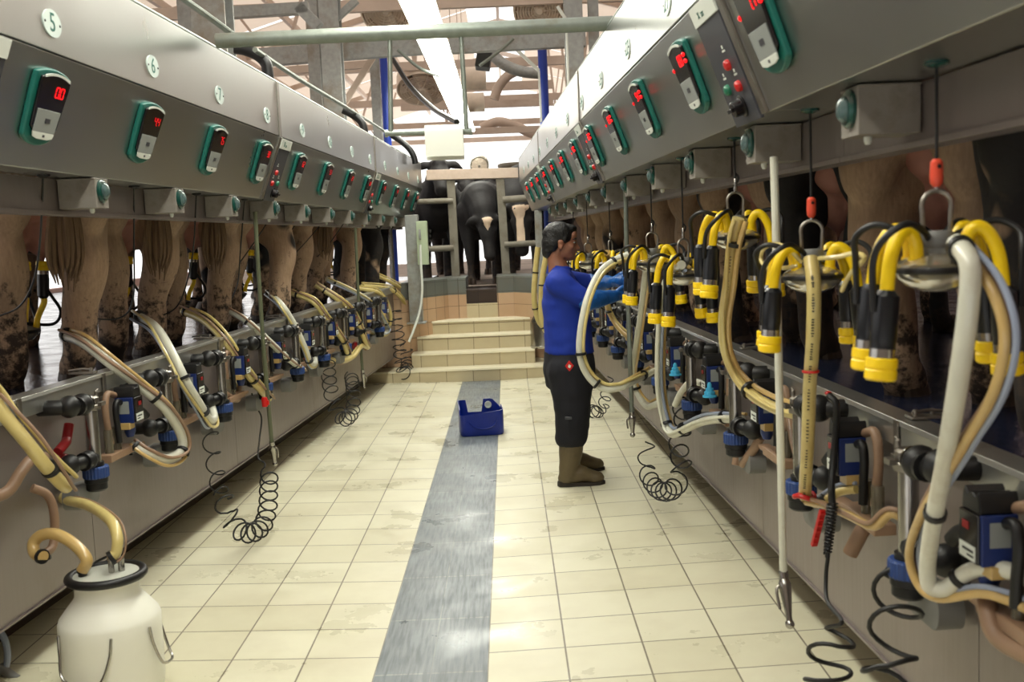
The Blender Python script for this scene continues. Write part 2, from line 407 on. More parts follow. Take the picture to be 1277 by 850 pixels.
# steps up out of the pit
ey = [458.8, 438, 417, 398]
sx = [(None, None), (513, 667), (520, 663), (538, 661)]
base = 0
z_prev = -.02
steps_z = []
for k in range(4):
    Yk = 12.0 + .3 * k; zt = at(600, ey[k], Yk).z; steps_z.append(zt)
    xa = lx(Yk) - .5 if k == 0 else at(sx[k][0], ey[k], Yk).x
    xb = rx(Yk) + .5 if k == 0 else at(sx[k][1], ey[k], Yk).x
    mb = MB()
    mb.hexa([(xa, Yk, -.02), (xb, Yk, -.02), (xb, 13.4, -.02), (xa, 13.4, -.02)], [(xa, Yk, zt - .012), (xb, Yk, zt - .012), (xb, 13.4, zt - .012), (xa, 13.4, zt - .012)])
    mb.hexa([(xa, Yk - .012, zt - .02), (xb, Yk - .012, zt - .02), (xb, 13.4, zt - .02), (xa, 13.4, zt - .02)], [(xa, Yk - .008, zt), (xb, Yk - .008, zt), (xb, 13.4, zt), (xa, 13.4, zt)], 1)
    o = mb.build('floor_step', [M['step_tile'], M['nosing']], smooth=0)
    set_uv(o, lambda co, p: ((co.x + .145) / .3117, (co.z + co.y) / .45)); prop(o, kind='structure')
# end wall above the steps: two tiled blocks, a lower gap between, and wings turning towards the pit sides
YW = 13.2
def tiled(pts, z0, z1, m, depth=.9, nm='wall_end'):
    (xa, ya), (xb, yb) = pts
    mb = MB(); mb.hexa([(xa, ya, z0), (xb, yb, z0), (xb, yb + depth, z0), (xa, ya + depth, z0)], [(xa, ya, z1), (xb, yb, z1), (xb, yb + depth, z1), (xa, ya + depth, z1)])
    o = mb.build(nm, M[m], smooth=0); set_uv(o, lambda co, p: ((co.x + .145 + (co.y - YW if abs(p.normal.x) > .5 else 0)) / .25, (co.z - .64) / .162)); prop(o, kind='structure')
    return o
zA, zB, zC, zD = .6, at(600, 366, YW).z, at(600, 345.5, YW).z, at(600, 361, YW).z
xl0, xl1, xr0, xr1 = at(559, 370, YW).x, at(581.5, 370, YW).x, at(620, 370, YW).x, at(641, 370, YW).x
wl = (at(500, 370, 12.4).x, 12.4); wr = (at(690, 370, 12.5).x, 12.5)
tiled(((xl0, YW), (xl1, YW)), 0, zB, 'tan_tile'); tiled(((xl0, YW), (xl1, YW)), zB, zC, 'grey_tile')
tiled(((xr0, YW), (xr1, YW)), 0, zB, 'tan_tile'); tiled(((xr0, YW), (xr1, YW)), zB, zC, 'grey_tile')
tiled((wl, (xl0, YW)), 0, zB, 'tan_tile'); tiled((wl, (xl0, YW)), zB, zC, 'grey_tile')
tiled(((xr1, YW), wr), 0, zB, 'tan_tile'); tiled(((xr1, YW), wr), zB, zC, 'grey_tile')
zm = at(600, 378, YW).z
tiled(((xl1, YW), (xr0, YW)), 0, zm, 'step_tile'); tiled(((xl1, YW + .03), (xr0, YW + .03)), zm, zD, 'brown_tile')
# side returns between pit wall ends and wings
for nm, xa, xb in (('wall_end_left', lx(12.4) - .6, wl[0]), ('wall_end_right', wr[0], rx(12.4) + .6)):
    mb = MB(); mb.hexa([(xa, 12.36, 0), (xb, 12.42, 0), (xb, 13.3, 0), (xa, 13.3, 0)], [(xa, 12.36, zC - .1), (xb, 12.42, zC), (xb, 13.3, zC), (xa, 13.3, zC - .1)])
    o = mb.build(nm, M['tan_tile'], smooth=0); set_uv(o, lambda co, p: (co.x / .25, (co.z - .64) / .162)); prop(o, kind='structure')
# standing floor for the waiting cows and barn floor beyond
mb = MB(); mb.box((0, 21, zD - .1), (16, 14.5, .2)); prop(mb.build('floor_barn', M['concrete'], smooth=0), kind='structure')
# ------------------------------------------------------------------ overhead cabinets with the displays
HS = .04
class Side: pass
SL, SR = Side(), Side()
SL.d, SL.low, SL.fold, SL.zl, SL.zf, SL.zt, SL.fas = -1, -1.756, -1.615, 1.962, 2.328, 2.652, -1.90
SR.d, SR.low, SR.fold, SR.zl, SR.zf, SR.zt, SR.fas = 1, .875, .735, 1.985, 2.345, 2.648, 1.08
for S, nm in ((SL, 'left'), (SR, 'right')): S.name = nm; S.s = HS * -S.d
def hx(S, a, Y): return a + S.s * Y
def sect(S, Y, drop=0):
    d = S.d; z = lambda v: v - .003 * (Y - 6)
    return dict(L=Vector((hx(S, S.low, Y), Y, z(S.zl))), F=Vector((hx(S, S.fold, Y), Y, z(S.zf))), T=Vector((hx(S, S.fold, Y), Y, z(S.zt))),
                TB=Vector((hx(S, S.fold, Y) + d * .55, Y, z(S.zt))), BB=Vector((hx(S, S.low, Y) + d * .42, Y, z(S.zl))))
def panel_frame(S, Y, up=0):                         # on the sloping face, u reads left to right for someone in the pit
    q = sect(S, Y); o = q['L'] * (.5 - up) + q['F'] * (.5 + up); v = (q['F'] - q['L']).normalized()
    u = Vector((S.s, 1, -.003)).normalized() * (1 if S.d < 0 else -1)
    w = u.cross(v).normalized(); v = w.cross(u).normalized()
    return frame(o, u, v, w), (q['F'] - q['L']).length
def upper_frame(S, Y, z):
    u = Vector((S.s, 1, 0)).normalized() * (1 if S.d < 0 else -1); v = Vector((0, 0, 1)); w = u.cross(v)
    return frame(Vector((hx(S, S.fold, Y), Y, z)), u, v, w)
def cabinet(S, ya, yb, label):
    root = empty('display_cabinet', ((hx(S, S.low, (ya + yb) / 2)), (ya + yb) / 2, S.zl), label, 'cabinet', 'overhead display cabinets')
    ya += .004; yb -= .004
    a, b = sect(S, ya), sect(S, yb); order = ['L', 'F', 'TB', 'BB']
    mb = MB(); d = S.d
    def off(v, x=0, z=0): return v + Vector((x, 0, z))
    A = [a['L'], a['F'], off(a['F'], d * .55), a['BB']]; B = [b['L'], b['F'], off(b['F'], d * .55), b['BB']]
    mb.loft([A, B]); mb.build('sloped_body', M['steel_panel'], root, smooth=0, bevel=.003)
    mb = MB(); e = .004
    A = [off(a['F'], -d * e, .004), off(a['T'], -d * e), a['TB'], off(a['F'], d * .55, .004)]; B = [off(b['F'], -d * e, .004), off(b['T'], -d * e), b['TB'], off(b['F'], d * .55, .004)]
    mb.loft([A, B]); mb.build('upper_panel', M['steel_panel'], root, smooth=0, bevel=.003)
    # seam cover at the near end and rolled top edge
    mb = MB(); w = .022
    for (p, q) in ((a['L'], a['F']),):
        q2 = sect(S, ya + w * 2)
        n = Vector((-d * .93, 0, -.36)) * .012
        mb.hexa([p, q2['L'], q2['F'], q], [p + n, q2['L'] + n, q2['F'] + n, q + n])
        n2 = Vector((-d * .01, 0, 0))
        mb.hexa([a['F'], q2['F'], q2['T'], a['T']], [a['F'] + n2, q2['F'] + n2, q2['T'] + n2, a['T'] + n2])
    mb.build('seam_cover', M['steel_dull'], root, smooth=0, bevel=.002)
    mb = MB(); mb.tube([off(a['T'], d * .01, .006), off(b['T'], d * .01, .006)], .014, 8); mb.build('top_edge', M['galv_pipe'], root)
    return root
seams = {-1: [.9, 2.9, 6.42, 9.95, 13.6], 1: [.9, 2.98, 6.44, 9.95, 13.5]}
which = ['nearest', 'second', 'third', 'farthest']
for S in (SL, SR):
    for k in range(4):
        nums = {(-1, 0): 'cut off by the picture edge before plate 5', (-1, 1): 'carrying plates 5 to 8', (-1, 2): 'carrying plates 9 to 12', (-1, 3): 'carrying plates 13 to 16 at its far end',
                (1, 0): 'directly above the nearest hanging cluster', (1, 1): 'above the worker side, after first seam', (1, 2): 'behind the second seam from the camera', (1, 3): 'at the far end by the cows'}[(S.d, k)]
        cabinet(S, seams[S.d][k], seams[S.d][k + 1], 'stainless overhead cabinet on the %s, %s' % (S.name, nums))

def make_display(S, Y, txt, lights):
    P, Ln = panel_frame(S, Y, .045)
    root = empty('milk_display', mw=P)
    w, h = .235, .262
    def shape(w, h, bulge, taper):             # rounded shield: curved top and bottom, a little narrower below
        pts = []
        for k in range(9): t = -1 + 2 * k / 8; pts.append((-t * w / 2, h / 2 - bulge * t * t))
        pts += [(-w / 2, h * .25), (-w / 2 * (1 - taper * .5), -h * .1)]
        for k in range(9): t = -1 + 2 * k / 8; pts.append((t * w / 2 * (1 - taper), -h / 2 + bulge * 1.6 * t * t))
        pts += [(w / 2 * (1 - taper * .5), -h * .1), (w / 2, h * .25)]
        return pts
    mb = MB(); mb.prism(shape(w, h, .018, .14), 0, .020); mb.build('housing', M['green'], root, bevel=.007, world=False)
    I = Matrix.Translation((.004, .012, 0))
    mb = MB(); mb.prism(shape(w * .84, h * .80, .016, .12), .018, .030, I); mb.build('face', M['black_gloss'], root, bevel=.005, world=False)
    mb = MB()
    mb.prism([(-.078, .004), (.078, .004), (.073, -.072), (-.073, -.072)], .0285, .0325, Matrix.Translation((.004, -.008, 0))); k = mb.build('keypad', M['grey_key'], root, bevel=.001, world=False)
    mb = MB(); mb.prism([(-.073, -.0725), (.073, -.0725), (.066, -.090), (.035, -.096), (-.035, -.096), (-.066, -.090)], .0285, .0325, Matrix.Translation((.004, -.008, 0))); mb.build('key_strip', M['white_pl'], root, bevel=.001, world=False)
    mb = MB(); t = [(-.085 + .17 * i / 8, .108 - .012 * (2 * i / 8 - 1) ** 2) for i in range(9)]
    mb.prism(t + [(x, y - .008) for x, y in reversed(t)], .0285, .0325, I); mb.build('top_line', M['white_pl'], root, bevel=0, world=False)
    mb = MB(); digits(mb, txt, .026, .034, Matrix.Translation((.040, .060, .0312))); mb.build('digits', M['led' if lights or txt == '0.0' else 'led_dim'], root, smooth=0, world=False)
    mb = MB(); mb.box((.006, -.040, .0332), (.036, .016, .001)); mb.build('key_symbol', M['panel_dark'], root, smooth=0, world=False)
    mb = MB(); mb.box((.006, -.092, .0332), (.014, .008, .001)); mb.build('key_symbol', M['panel_dark'], root, smooth=0, world=False)
    if lights:
        for sx_ in ((-.094, .045), (.1, .05), (.1, .072)):
            mb = MB(); mb.ell((sx_[0], sx_[1], .029), (.008, .008, .006), seg=8, rings=5); mb.build('warning_light', M['led'], root, world=False)
    return root
def make_plate(S, Y, z, num):
    P = upper_frame(S, Y, z)
    root = empty('number_plate', mw=P)
    mb = MB(); mb.lathe([(.064, 0), (.064, .004)], Matrix.Translation((0, 0, .004)) @ Matrix.Diagonal((1, .7, 1, 1)), 28); mb.build('plate', M['plate'], root, world=False)
    mb = MB(); put_text(mb, num, .088, Matrix.Translation((0, 0, .0085))); mb.build('number', M['ink_green'], root, smooth=0, world=False)
    for x in (-.052, .052):
        mb = MB(); mb.ell((x, 0, .008), (.005, .005, .003), seg=8, rings=5); mb.build('screw', M['ink'], root, world=False)
    return root
Ltxt = ['0.0', '4.4', '7.5', '3.8', '6.2', '5.1', '2.7', '8.3', '4.6', '9.1', '3.2', '5.7']
for n in range(12):
    Y = 3.55 + .878 * n
    r = make_display(SL, Y, Ltxt[n], False)
    prop(r, 'green rimmed display on the left cabinets under plate %d' % (n + 5), 'display', 'milk displays on the left')
    p = make_plate(SL, Y - .02, 2.425 - .003 * (Y - 6), str(n + 5))
    prop(p, 'white oval plate with green number %d on left cabinet' % (n + 5), 'number plate', 'number plates on the left')
Rtxt = ['7.1', '8.8', '5.4', '6.9', '2.3', '4.0', '3.5', '7.7', '6.1', '5.8', '8.2', '4.9']
place = ['above the nearest hanging cluster', 'next to the buttons after the first seam', 'second after the first seam', 'third after the first seam', 'last before the second seam', 'next to the second seam on its far side', 'second after the second seam', 'third after the second seam', 'last before the third seam', 'first after the third seam', 'second after the third seam', 'last at the far end']
for n in range(12):
    Y = 2.74 + .875 * n
    r = make_display(SR, Y, Rtxt[n], True)
    prop(r, 'green rimmed red lit display, right cabinets, ' + place[n], 'display', 'milk displays on the right')
    if n >= 1:
        p = make_plate(SR, Y + .06, 2.44 - .003 * (Y - 6), str(20 + n))
        prop(p, 'white oval plate numbered %d on right cabinet' % (20 + n), 'number plate', 'number plates on the right')

def make_control(S, ya, yb, label):
    Y = (ya + yb) / 2; P, Ln = panel_frame(S, Y); w = yb - ya
    root = empty('control_unit', mw=P); prop(root, label, 'control panel', 'control panels at the cabinet seams')
    mb = MB(); mb.box((0, -.02, .004), (w, Ln * .94, .012)); mb.build('back_plate', M['panel_dark'], root, bevel=.002, world=False)
    mb = MB(); mb.box((0, Ln / 2 - .035, .008), (w, .06, .012)); s = mb.build('name_strip', M['white_pl'], root, bevel=.001, world=False)
    mb = MB(); put_text(mb, 'D' if S.d < 0 else 'x', .042, Matrix.Translation((-.05, Ln / 2 - .035, .0148))); put_text(mb, 'xx', .03, Matrix.Translation((-.005, Ln / 2 - .04, .0148))); mb.build('lettering', M['ink_green'], root, smooth=0, world=False)
    k = -1 if S.d < 0 else 1
    for (x, y, c, nm) in ((.04 * k, -.02, 'red', 'red push button'), (-.055 * k, -.085, 'btn_green', 'green push button'), (.065 * k, -.09, 'red', 'red push button')):
        mb = MB(); mb.lathe([(.017, 0), (.017, .008), (.013, .014), (.004, .016)], Matrix.Translation((x, y, .01)), 14); o = mb.build('push_button', M[c], root, world=False); o['label'] = nm
    mb = MB()
    for x, y in ((.04 * k, .022), (-.055 * k, -.05), (.065 * k, -.055)): mb.box((x, y, .0105), (.03, .006, .001)); mb.box((x, y + .012, .0105), (.012, .01, .001))
    mb.build('caption', M['white_pl'], root, smooth=0, world=False)
    mb = MB(); T = Matrix.Translation((.02, -.148, .01)); mb.lathe([(.034, 0), (.034, .006), (.026, .008), (.024, .034), (.02, .037)], T, 18); mb.box((0, 0, .04), (.046, .012, .012), T); mb.build('rotary_knob', M['black_gloss'], root, bevel=.001, world=False)
    return root
make_control(SL, 2.96, 3.25, 'dark control strip with name strip at left picture edge before plate 5')
make_control(SL, 6.49, 6.73, 'dark control strip with red buttons between plates 8 and 9')
make_control(SL, 10.02, 10.26, 'dark control strip between plates 12 and 13')
make_control(SR, 3.05, 3.32, 'dark control strip with red buttons beside first right seam')
make_control(SR, 6.52, 6.76, 'dark control strip beside second right seam')
make_control(SR, 10.03, 10.27, 'dark control strip beside third right seam, far off')

# fascia beams behind and below the cabinets
for S in (SL, SR):
    mb = MB(); d = S.d; ya, yb = .7, 13.55
    def P(Y, o, z): return (hx(S, S.fas, Y) + d * o, Y, z - .003 * (Y - 6))
    zb = 1.832 if d < 0 else 1.845
    for k in range(4):
        A = seams[d][k] + .003; B = seams[d][k + 1] - .003
        mb.hexa([P(A, 0, zb), P(B, 0, zb), P(B, .02, zb), P(A, .02, zb)], [P(A, 0, S.zl - .004), P(B, 0, S.zl - .004), P(B, .02, S.zl - .004), P(A, .02, S.zl - .004)])
        mb.hexa([P(A, -.012, zb - .012), P(B, -.012, zb - .012), P(B, .06, zb - .012), P(A, .06, zb - .012)], [P(A, -.012, zb + .004), P(B, -.012, zb + .004), P(B, .06, zb + .004), P(A, .06, zb + .004)])
    o = mb.build('fascia_beam', M['steel_wall'], smooth=0, bevel=.002)
    prop(o, 'long stainless beam hanging below the %s cabinets' % S.name, 'beam')

# signal lamp boxes on the fascia
def make_lamp(S, Y):
    d = S.d; o = Vector((hx(S, S.fas - d * .075, Y), Y, S.zl - .062 - .003 * (Y - 6)))
    root = empty('signal_lamp', o)
    mb = MB(); mb.box(o, (.148, .125, .115)); mb.box(o + Vector((0, 0, .056)), (.15, .135, .006)); mb.build('box', M['box_grey'], root, bevel=.004)
    R = Matrix.Translation(o + Vector((-d * .074, -.01, .008))) @ Matrix.Rotation(PI / 2 * -d, 4, 'Y')
    mb = MB(); mb.lathe([(.046, -.002), (.046, .008), (.040, .014), (.033, .016)], R, 20); mb.build('lens_ring', M['lens_green'], root)
    mb = MB(); mb.lathe([(.033, .010), (.032, .020), (.022, .029), (.006, .032)], R, 18); mb.build('lens', M['lens'], root)
    mb = MB(); mb.lathe([(.010, 0), (.010, -.012), (.006, -.02)], Matrix.Translation(o + Vector((-d * .03, 0, -.056))), 10); mb.build('drain_plug', M['white_pl'], root)
    return root
lp = {-1: ['above the nearest udder', 'between plates 6 and 7, over brown tail', 'under the display of plate 7', 'under the display of plate 8', 'under the seam before plate 9', 'under plate 9', 'under plate 10', 'under plate 11', 'under plate 12', 'under plate 14', 'under plate 15'],
      1: ['behind the nearest cord', 'over the white sprayer hose', 'second beyond the sprayer hose', 'third beyond the sprayer hose', 'fourth beyond the sprayer hose', 'fifth beyond the sprayer hose', 'above the worker, nearer', 'above the worker', 'beyond the worker, first', 'beyond the worker, second', 'beyond the worker, last']}
for S in (SL, SR):
    for n in range(11):
        r = make_lamp(S, (4.15 if S.d < 0 else 2.53) + .87 * n)
        prop(r, 'grey green-lensed lamp box on %s beam, %s' % (S.name, lp[S.d][n]), 'signal lamp', 'signal lamp boxes on the %s' % S.name)
# ------------------------------------------------------------------ barn shell, roof steel and lamp
M['roof'] = mat('pale roof sheet', (.90, .86, .81), .75, var=.05, vscale=2, c2=(.78, .69, .61), c2scale=.6, c2lo=.45, c2hi=.85)
_nt = M['roof'].node_tree; _tr = _nt.nodes.new('ShaderNodeBsdfTranslucent'); _tr.inputs['Color'].default_value = lin((.94, .90, .86)); _ms = _nt.nodes.new('ShaderNodeMixShader'); _ms.inputs['Fac'].default_value = .75
_out = [n for n in _nt.nodes if n.type == 'OUTPUT_MATERIAL'][0]
_nt.links.new(_nt.nodes['Principled BSDF'].outputs[0], _ms.inputs[1]); _nt.links.new(_tr.outputs[0], _ms.inputs[2]); _nt.links.new(_ms.outputs[0], _out.inputs['Surface'])
M['truss'] = mat('dusty pale steel', (.80, .73, .67), .65, .2, var=.1, vscale=4, c2=(.64, .55, .48), c2scale=2, c2lo=.5, c2hi=.85)
M['post'] = mat('weathered grey post', (.50, .48, .43), .6, .15, var=.12, vscale=8, c2=(.40, .35, .28), c2scale=6, c2lo=.5, c2hi=.8)
M['lamp'] = mat('lamp diffuser', (.95, .95, .9), .5, emit=(1, 1, .945), es=24)
M['pipe_blue'] = mat('blue pipe', (.09, .22, .62), .4)
M['fan'] = mat('dusty fan steel', (.86, .80, .73), .6, .1, var=.1)
M['paper'] = mat('white paper', (.93, .94, .90), .7)
M['fan_dark'] = mat('dark rubberised sheet', (.12, .13, .12), .6)
M['screen_wall'] = mat('dark brown added screen', (.26, .20, .17), .8, var=.15, vscale=3)  # colour of the added dark screen at the right end
# roof sheets (two slopes with an open ridge) and far gable left open
def roof(side):
    mb = MB(); d = side
    for k in range(9):
        ya = -2 + 4.6 * k; yb = ya + 4.35
        P = [(d * .75, 7.0), (d * 9.0, 4.6)]
        nseg = 24; ring = []
        for (Y, zz) in ((ya, 0), (yb, 0)):
            for th in (0, .03):
                pass
        a = [Vector((x, ya, z)) for x, z in P]; b = [Vector((x, yb, z)) for x, z in P]
        up = Vector((0, 0, .03))
        mb.hexa([a[0], b[0], b[1], a[1]], [a[0] + up, b[0] + up, b[1] + up, a[1] + up])
    prop(mb.build('ceiling_left' if d < 0 else 'ceiling_right', M['roof'], smooth=0), kind='structure')
roof(-1); roof(1)
# outer barn walls: right one closed, left one a low parapet under a wide opening
mb = MB(); mb.box((9.0, 12, 2.6), (.15, 32, 5)); prop(mb.build('wall_barn_right', M['pink_wall'], smooth=0), kind='structure')
mb = MB(); mb.box((-7.2, 12, .65), (.18, 32, .95)); prop(mb.build('wall_barn_left', M['pink_wall'], smooth=0), kind='structure')
mb = MB(); mb.box((-8.2, 12, 4.1), (.18, 32, 1.5)); prop(mb.build('wall_barn_left_upper', M['pink_wall'], smooth=0), kind='structure')
mb = MB(); mb.box((0, -2.2, 2.6), (18, .15, 5.2)); prop(mb.build('wall_barn_back', M['concrete'], smooth=0), kind='structure')
mb = MB(); mb.box((4.95, 18.6, 2.3), (8.3, .15, 2.8)); prop(mb.build('wall_added_screen_right', M['screen_wall'], smooth=0), kind='structure')  # added dark screen, blocks the bright open end behind the right row
# trusses: bottom chord, top chords and struts across the barn
def bar(mb, a, b, w=.08, h=None, mi=0):
    a, b = Vector(a), Vector(b); t = (b - a).normalized(); up = Vector((0, 0, 1)) if abs(t.z) < .95 else Vector((0, 1, 0))
    n = t.cross(up).normalized() * w / 2; m = n.cross(t).normalized() * ((h or w) / 2)
    mb.hexa([a - n - m, a + n - m, a + n + m, a - n + m], [b - n - m, b + n - m, b + n + m, b - n + m], mi)
tl = ['nearest pale roof truss above the lamp', 'second pale roof truss', 'third pale roof truss', 'fourth pale roof truss far back', 'farthest pale roof truss at the bright end']
for k, Y in enumerate((13.0, 17.6, 22.2, 26.8, 31.4)):
    root = empty('roof_truss', (0, Y, 4.5), tl[k], 'truss', 'roof trusses')
    mb = MB(); bar(mb, (-8.9, Y, 4.5), (8.9, Y, 4.5), .09, .14); mb.build('bottom_chord', M['truss'], root, smooth=0)
    mb = MB(); bar(mb, (-8.9, Y, 4.55), (0, Y, 7.0), .09, .12); bar(mb, (8.9, Y, 4.55), (0, Y, 7.0), .09, .12); mb.build('top_chord', M['truss'], root, smooth=0)
    mb = MB()
    for x in (-6, -3.6, -1.4, 1.4, 3.6, 6):
        zt = 7.0 - abs(x) * .272; bar(mb, (x, Y, 4.5), (x * .86, Y, zt - .05), .05); bar(mb, (x, Y, 4.5), (x * 1.25, Y, 7.0 - abs(x) * 1.25 * .272), .04)
    o = mb.build('strut', M['truss'], root, smooth=0); o['kind'] = 'stuff'
for k in range(11):                            # purlins along the barn under the sheets
    x = -6.6 + 1.32 * k; z = 6.93 - abs(x) * .272
    mb = MB(); bar(mb, (x, -1, z), (x, 39, z), .07, .12)
    side = 'left' if x < -.1 else 'right' if x > .1 else 'middle'
    prop(mb.build('roof_purlin', M['truss'], smooth=0), 'long pale purlin under the roof, number %d counted from left wall' % (k + 1), 'purlin', 'roof purlins')
# long fluorescent lamp
lroot = empty('strip_lamp', (-.65, 12, 3.62), 'long bright white strip lamp hanging over the pit', 'lamp')
mb = MB(); mb.prism([(-.15, 0), (.15, 0), (.1, .07), (-.1, .07)], .2, 19.5, frame((-.65, 0, 3.6), (1, 0, 0), (0, 0, 1), (0, 1, 0))); mb.build('lamp_body', M['white_pl'], lroot, smooth=0)
mb = MB(); mb.box((-.65, 9.85, 3.59), (.27, 19.2, .02)); mb.build('diffuser', M['lamp'], lroot, smooth=0)
mb = MB()
for Y in (1, 4, 7, 9.5, 12, 14.5, 17, 19):
    mb.cyl((-.65, Y, 3.66), (-.65, Y, 6.75), .006, 6)
o = mb.build('suspension_wire', M['truss'], lroot, smooth=0)
# cross pipe resting on the cabinets, with a hanging frame and the paper on its bar
YP = 5.2
a, b = at(270, 51, YP), at(764, 29, YP)
mb = MB(); mb.tube([a, b], .036, 16); prop(mb.build('cross_pipe', M['galv_pipe'], smooth=35), 'thick galvanised pipe lying across both cabinets over the pit', 'pipe')
fr = empty('towel_bar', at(535, 165, YP), 'pale green pipe frame hanging under the cross pipe', 'frame')
v1, v1b, v2, v2b = at(486, 42, YP), at(487.5, 164, YP), at(574.5, 38, YP), at(582, 164, YP)
for (p, q) in ((v1, v1b), (v2, v2b)):
    mb = MB(); mb.tube([p - Vector((0, 0, .0)), q], .012, 10); mb.build('hanger', M['galv_pipe'], fr)
c1, c2 = at(481, 166.5, YP), at(588, 163.5, YP)
mb = MB(); mb.tube([c1, c2], .0135, 10); mb.tube([c1 - (c2 - c1).normalized() * .004, c1 + (c2 - c1).normalized() * .012], .018, 10); mb.tube([c2 - (c2 - c1).normalized() * .012, c2 + (c2 - c1).normalized() * .004], .018, 10); mb.build('bar', M['galv_pipe'], fr)
pa, pb = at(530, 165, YP), at(577.5, 163.5, YP)
mb = MB(); ring = [[], []]
prof = [(.030, -.12), (.031, -.06), (.030, 0)] + [(.030 * math.cos(t), .034 * math.sin(t)) for t in [PI * k / 8 for k in range(1, 8)]] + [(-.030, 0), (-.031, -.08), (-.030, -.135)]
for side, P in enumerate((pa, pb)):
    outer = [P + Vector((0, -yy, zz)) for yy, zz in prof]; inner = [P + Vector((0, -yy * .9, zz * .96 if zz > 0 else zz)) for yy, zz in prof]
    ring[side] = outer + inner[::-1]
mb.loft([ring[0], ring[1]]); prop(mb.build('paper_towel', M['paper'], smooth=50), 'folded white paper hanging over the frame bar', 'paper')
# pipes and black elbows on top of the left cabinets
mb = MB(); mb.tube(spline([at(200, -22, 5.0), at(228, -2, 5.2), at(262, 22, 5.5), at(289, 42, 5.7)], 4), .017, 10)
prop(mb.build('service_pipe', M['galv_pipe']), 'thin galvanised pipe running down to the thick cross pipe', 'pipe')
mb = MB(); mb.tube(spline([at(318, 62, 6.3), at(372, 98, 7.4), at(432, 134, 9.2)], 4), .016, 10)
prop(mb.build('service_pipe', M['galv_pipe']), 'thin galvanised pipe above plates 8 to 11', 'pipe')
mb = MB(); mb.tube(spline([at(432, 134, 9.2), at(455, 148, 10.2), at(483, 166, 11.6)], 4), .013, 10)
prop(mb.build('service_pipe', M['galv_pipe']), 'thinnest galvanised pipe above plates 12 to 14', 'pipe')
for pts, Y, nm in (([(293, 60), (305, 62), (320, 68), (331, 78), (334, 92), (335, 104)], 6.5, 'nearest of three, by the cross pipe'), ([(428, 137), (438, 142), (448, 149), (453, 157), (455, 168)], 9.7, 'at the end of thin pipe'), ([(488, 168), (500, 176), (510, 185), (516, 195), (518, 204)], 12.4, 'farthest of three, by hanging paper')):
    mb = MB(); mb.tube(spline([at(x, y, Y) for x, y in pts], 5), .035, 12)
    prop(mb.build('hose_elbow', M['black']), 'black hose elbow on left cabinet top, ' + nm, 'hose', 'black hose elbows')
# galvanised columns and beams behind the cabinets
def column(name, x, Y, w, z0_, z1, label, cat='column', m='galv', ibeam=True, grp='galvanised columns'):
    mb = MB(); c = at(x, 60, Y); X = c.x; z0 = 2.66 - .003 * (Y - 6)
    if ibeam:
        mb.box((X, Y, (z0 + z1) / 2), (w * .12, w, z1 - z0))
        for s in (-1, 1): mb.box((X, Y + s * w / 2, (z0 + z1) / 2), (w, w * .1, z1 - z0))
    else: mb.box((X, Y, (z0 + z1) / 2), (w, w, z1 - z0))
    o = mb.build(name, M[m], smooth=0, bevel=.003); prop(o, label, cat, grp); return o
column('steel_column', 268, 7.6, .24, .95, 4.5, 'wide galvanised column behind left cabinet, left of pipe end')
column('steel_column', 237, 8.2, .12, .95, 4.5, 'narrow galvanised column left of the wide one')
column('steel_column', 392, 11.6, .13, .95, 4.5, 'narrow galvanised column over plate 9')
column('steel_column', 414, 11.0, .20, .95, 4.5, 'wide galvanised column over plates 10 and 11')
column('steel_column', 466, 14.4, .12, .95, 4.5, 'slim galvanised column over plate 13')
column('steel_column', 716, 10.2, .17, .95, 4.5, 'galvanised column right of right blue pipe')
column('steel_column', 741, 10.6, .10, .95, 4.5, 'slim galvanised column at top of right cabinets')
mb = MB(); c = at(480, 110, 13.5); mb.cyl((c.x, 13.5, 1), (c.x, 13.5, at(480, 62, 13.5).z), .05, 12); prop(mb.build('blue_pipe', M['pipe_blue']), 'blue upright pipe beside left frame hanger', 'pipe', 'blue pipes')
mb = MB(); c = at(678, 110, 13.5); mb.cyl((c.x, 13.5, 1), (c.x, 13.5, at(678, 62, 13.5).z), .06, 12); prop(mb.build('blue_pipe', M['pipe_blue']), 'blue upright pipe above right cabinets', 'pipe', 'blue pipes')
def beam_px(name, p, q, Y, w, h, label, m='galv', grp=None, cat='beam', Y2=None):
    mb = MB(); bar(mb, at(p[0], p[1], Y), at(q[0], q[1], Y2 or Y), w, h); prop(mb.build(name, M[m], smooth=0, bevel=.004), label, cat, grp)
beam_px('steel_beam', (325, 72), (535, 56), 12.2, .12, .2, 'galvanised cross beam behind left side of the pipe')
beam_px('steel_beam', (560, 56), (730, 47), 12.2, .12, .2, 'galvanised cross beam behind right side of the pipe')
beam_px('steel_beam', (290, 16), (385, 10), 9.6, .10, .10, 'galvanised square beam from the wide left column')
beam_px('steel_beam', (372, 8), (398, 34), 9.6, .10, .10, 'short galvanised beam bending down beside wide column')
beam_px('steel_beam', (412, 30), (445, 0), 11.0, .07, .07, 'diagonal galvanised brace rising from wide column')
beam_px('steel_beam', (430, 128), (466, 70), 12.5, .05, .07, 'diagonal pale brace near slim column', 'truss')
beam_px('steel_beam', (360, 88), (460, 80), 14.0, .08, .1, 'pale beam lower behind left columns', 'truss')
beam_px('steel_beam', (705, 23), (695, 8), 9.9, .02, .03, 'thin white angled conduit by right column', 'white_pl')
beam_px('steel_beam', (706, 23), (709, 108), 9.9, .02, .02, 'thin white upright conduit by right column', 'white_pl')
beam_px('steel_beam', (640, 58), (672, 88), 12.9, .03, .04, 'thin white diagonal conduit by right blue pipe', 'white_pl')
beam_px('steel_beam', (672, 88), (675, 152), 12.9, .025, .03, 'thin white upright conduit by right blue pipe', 'white_pl')
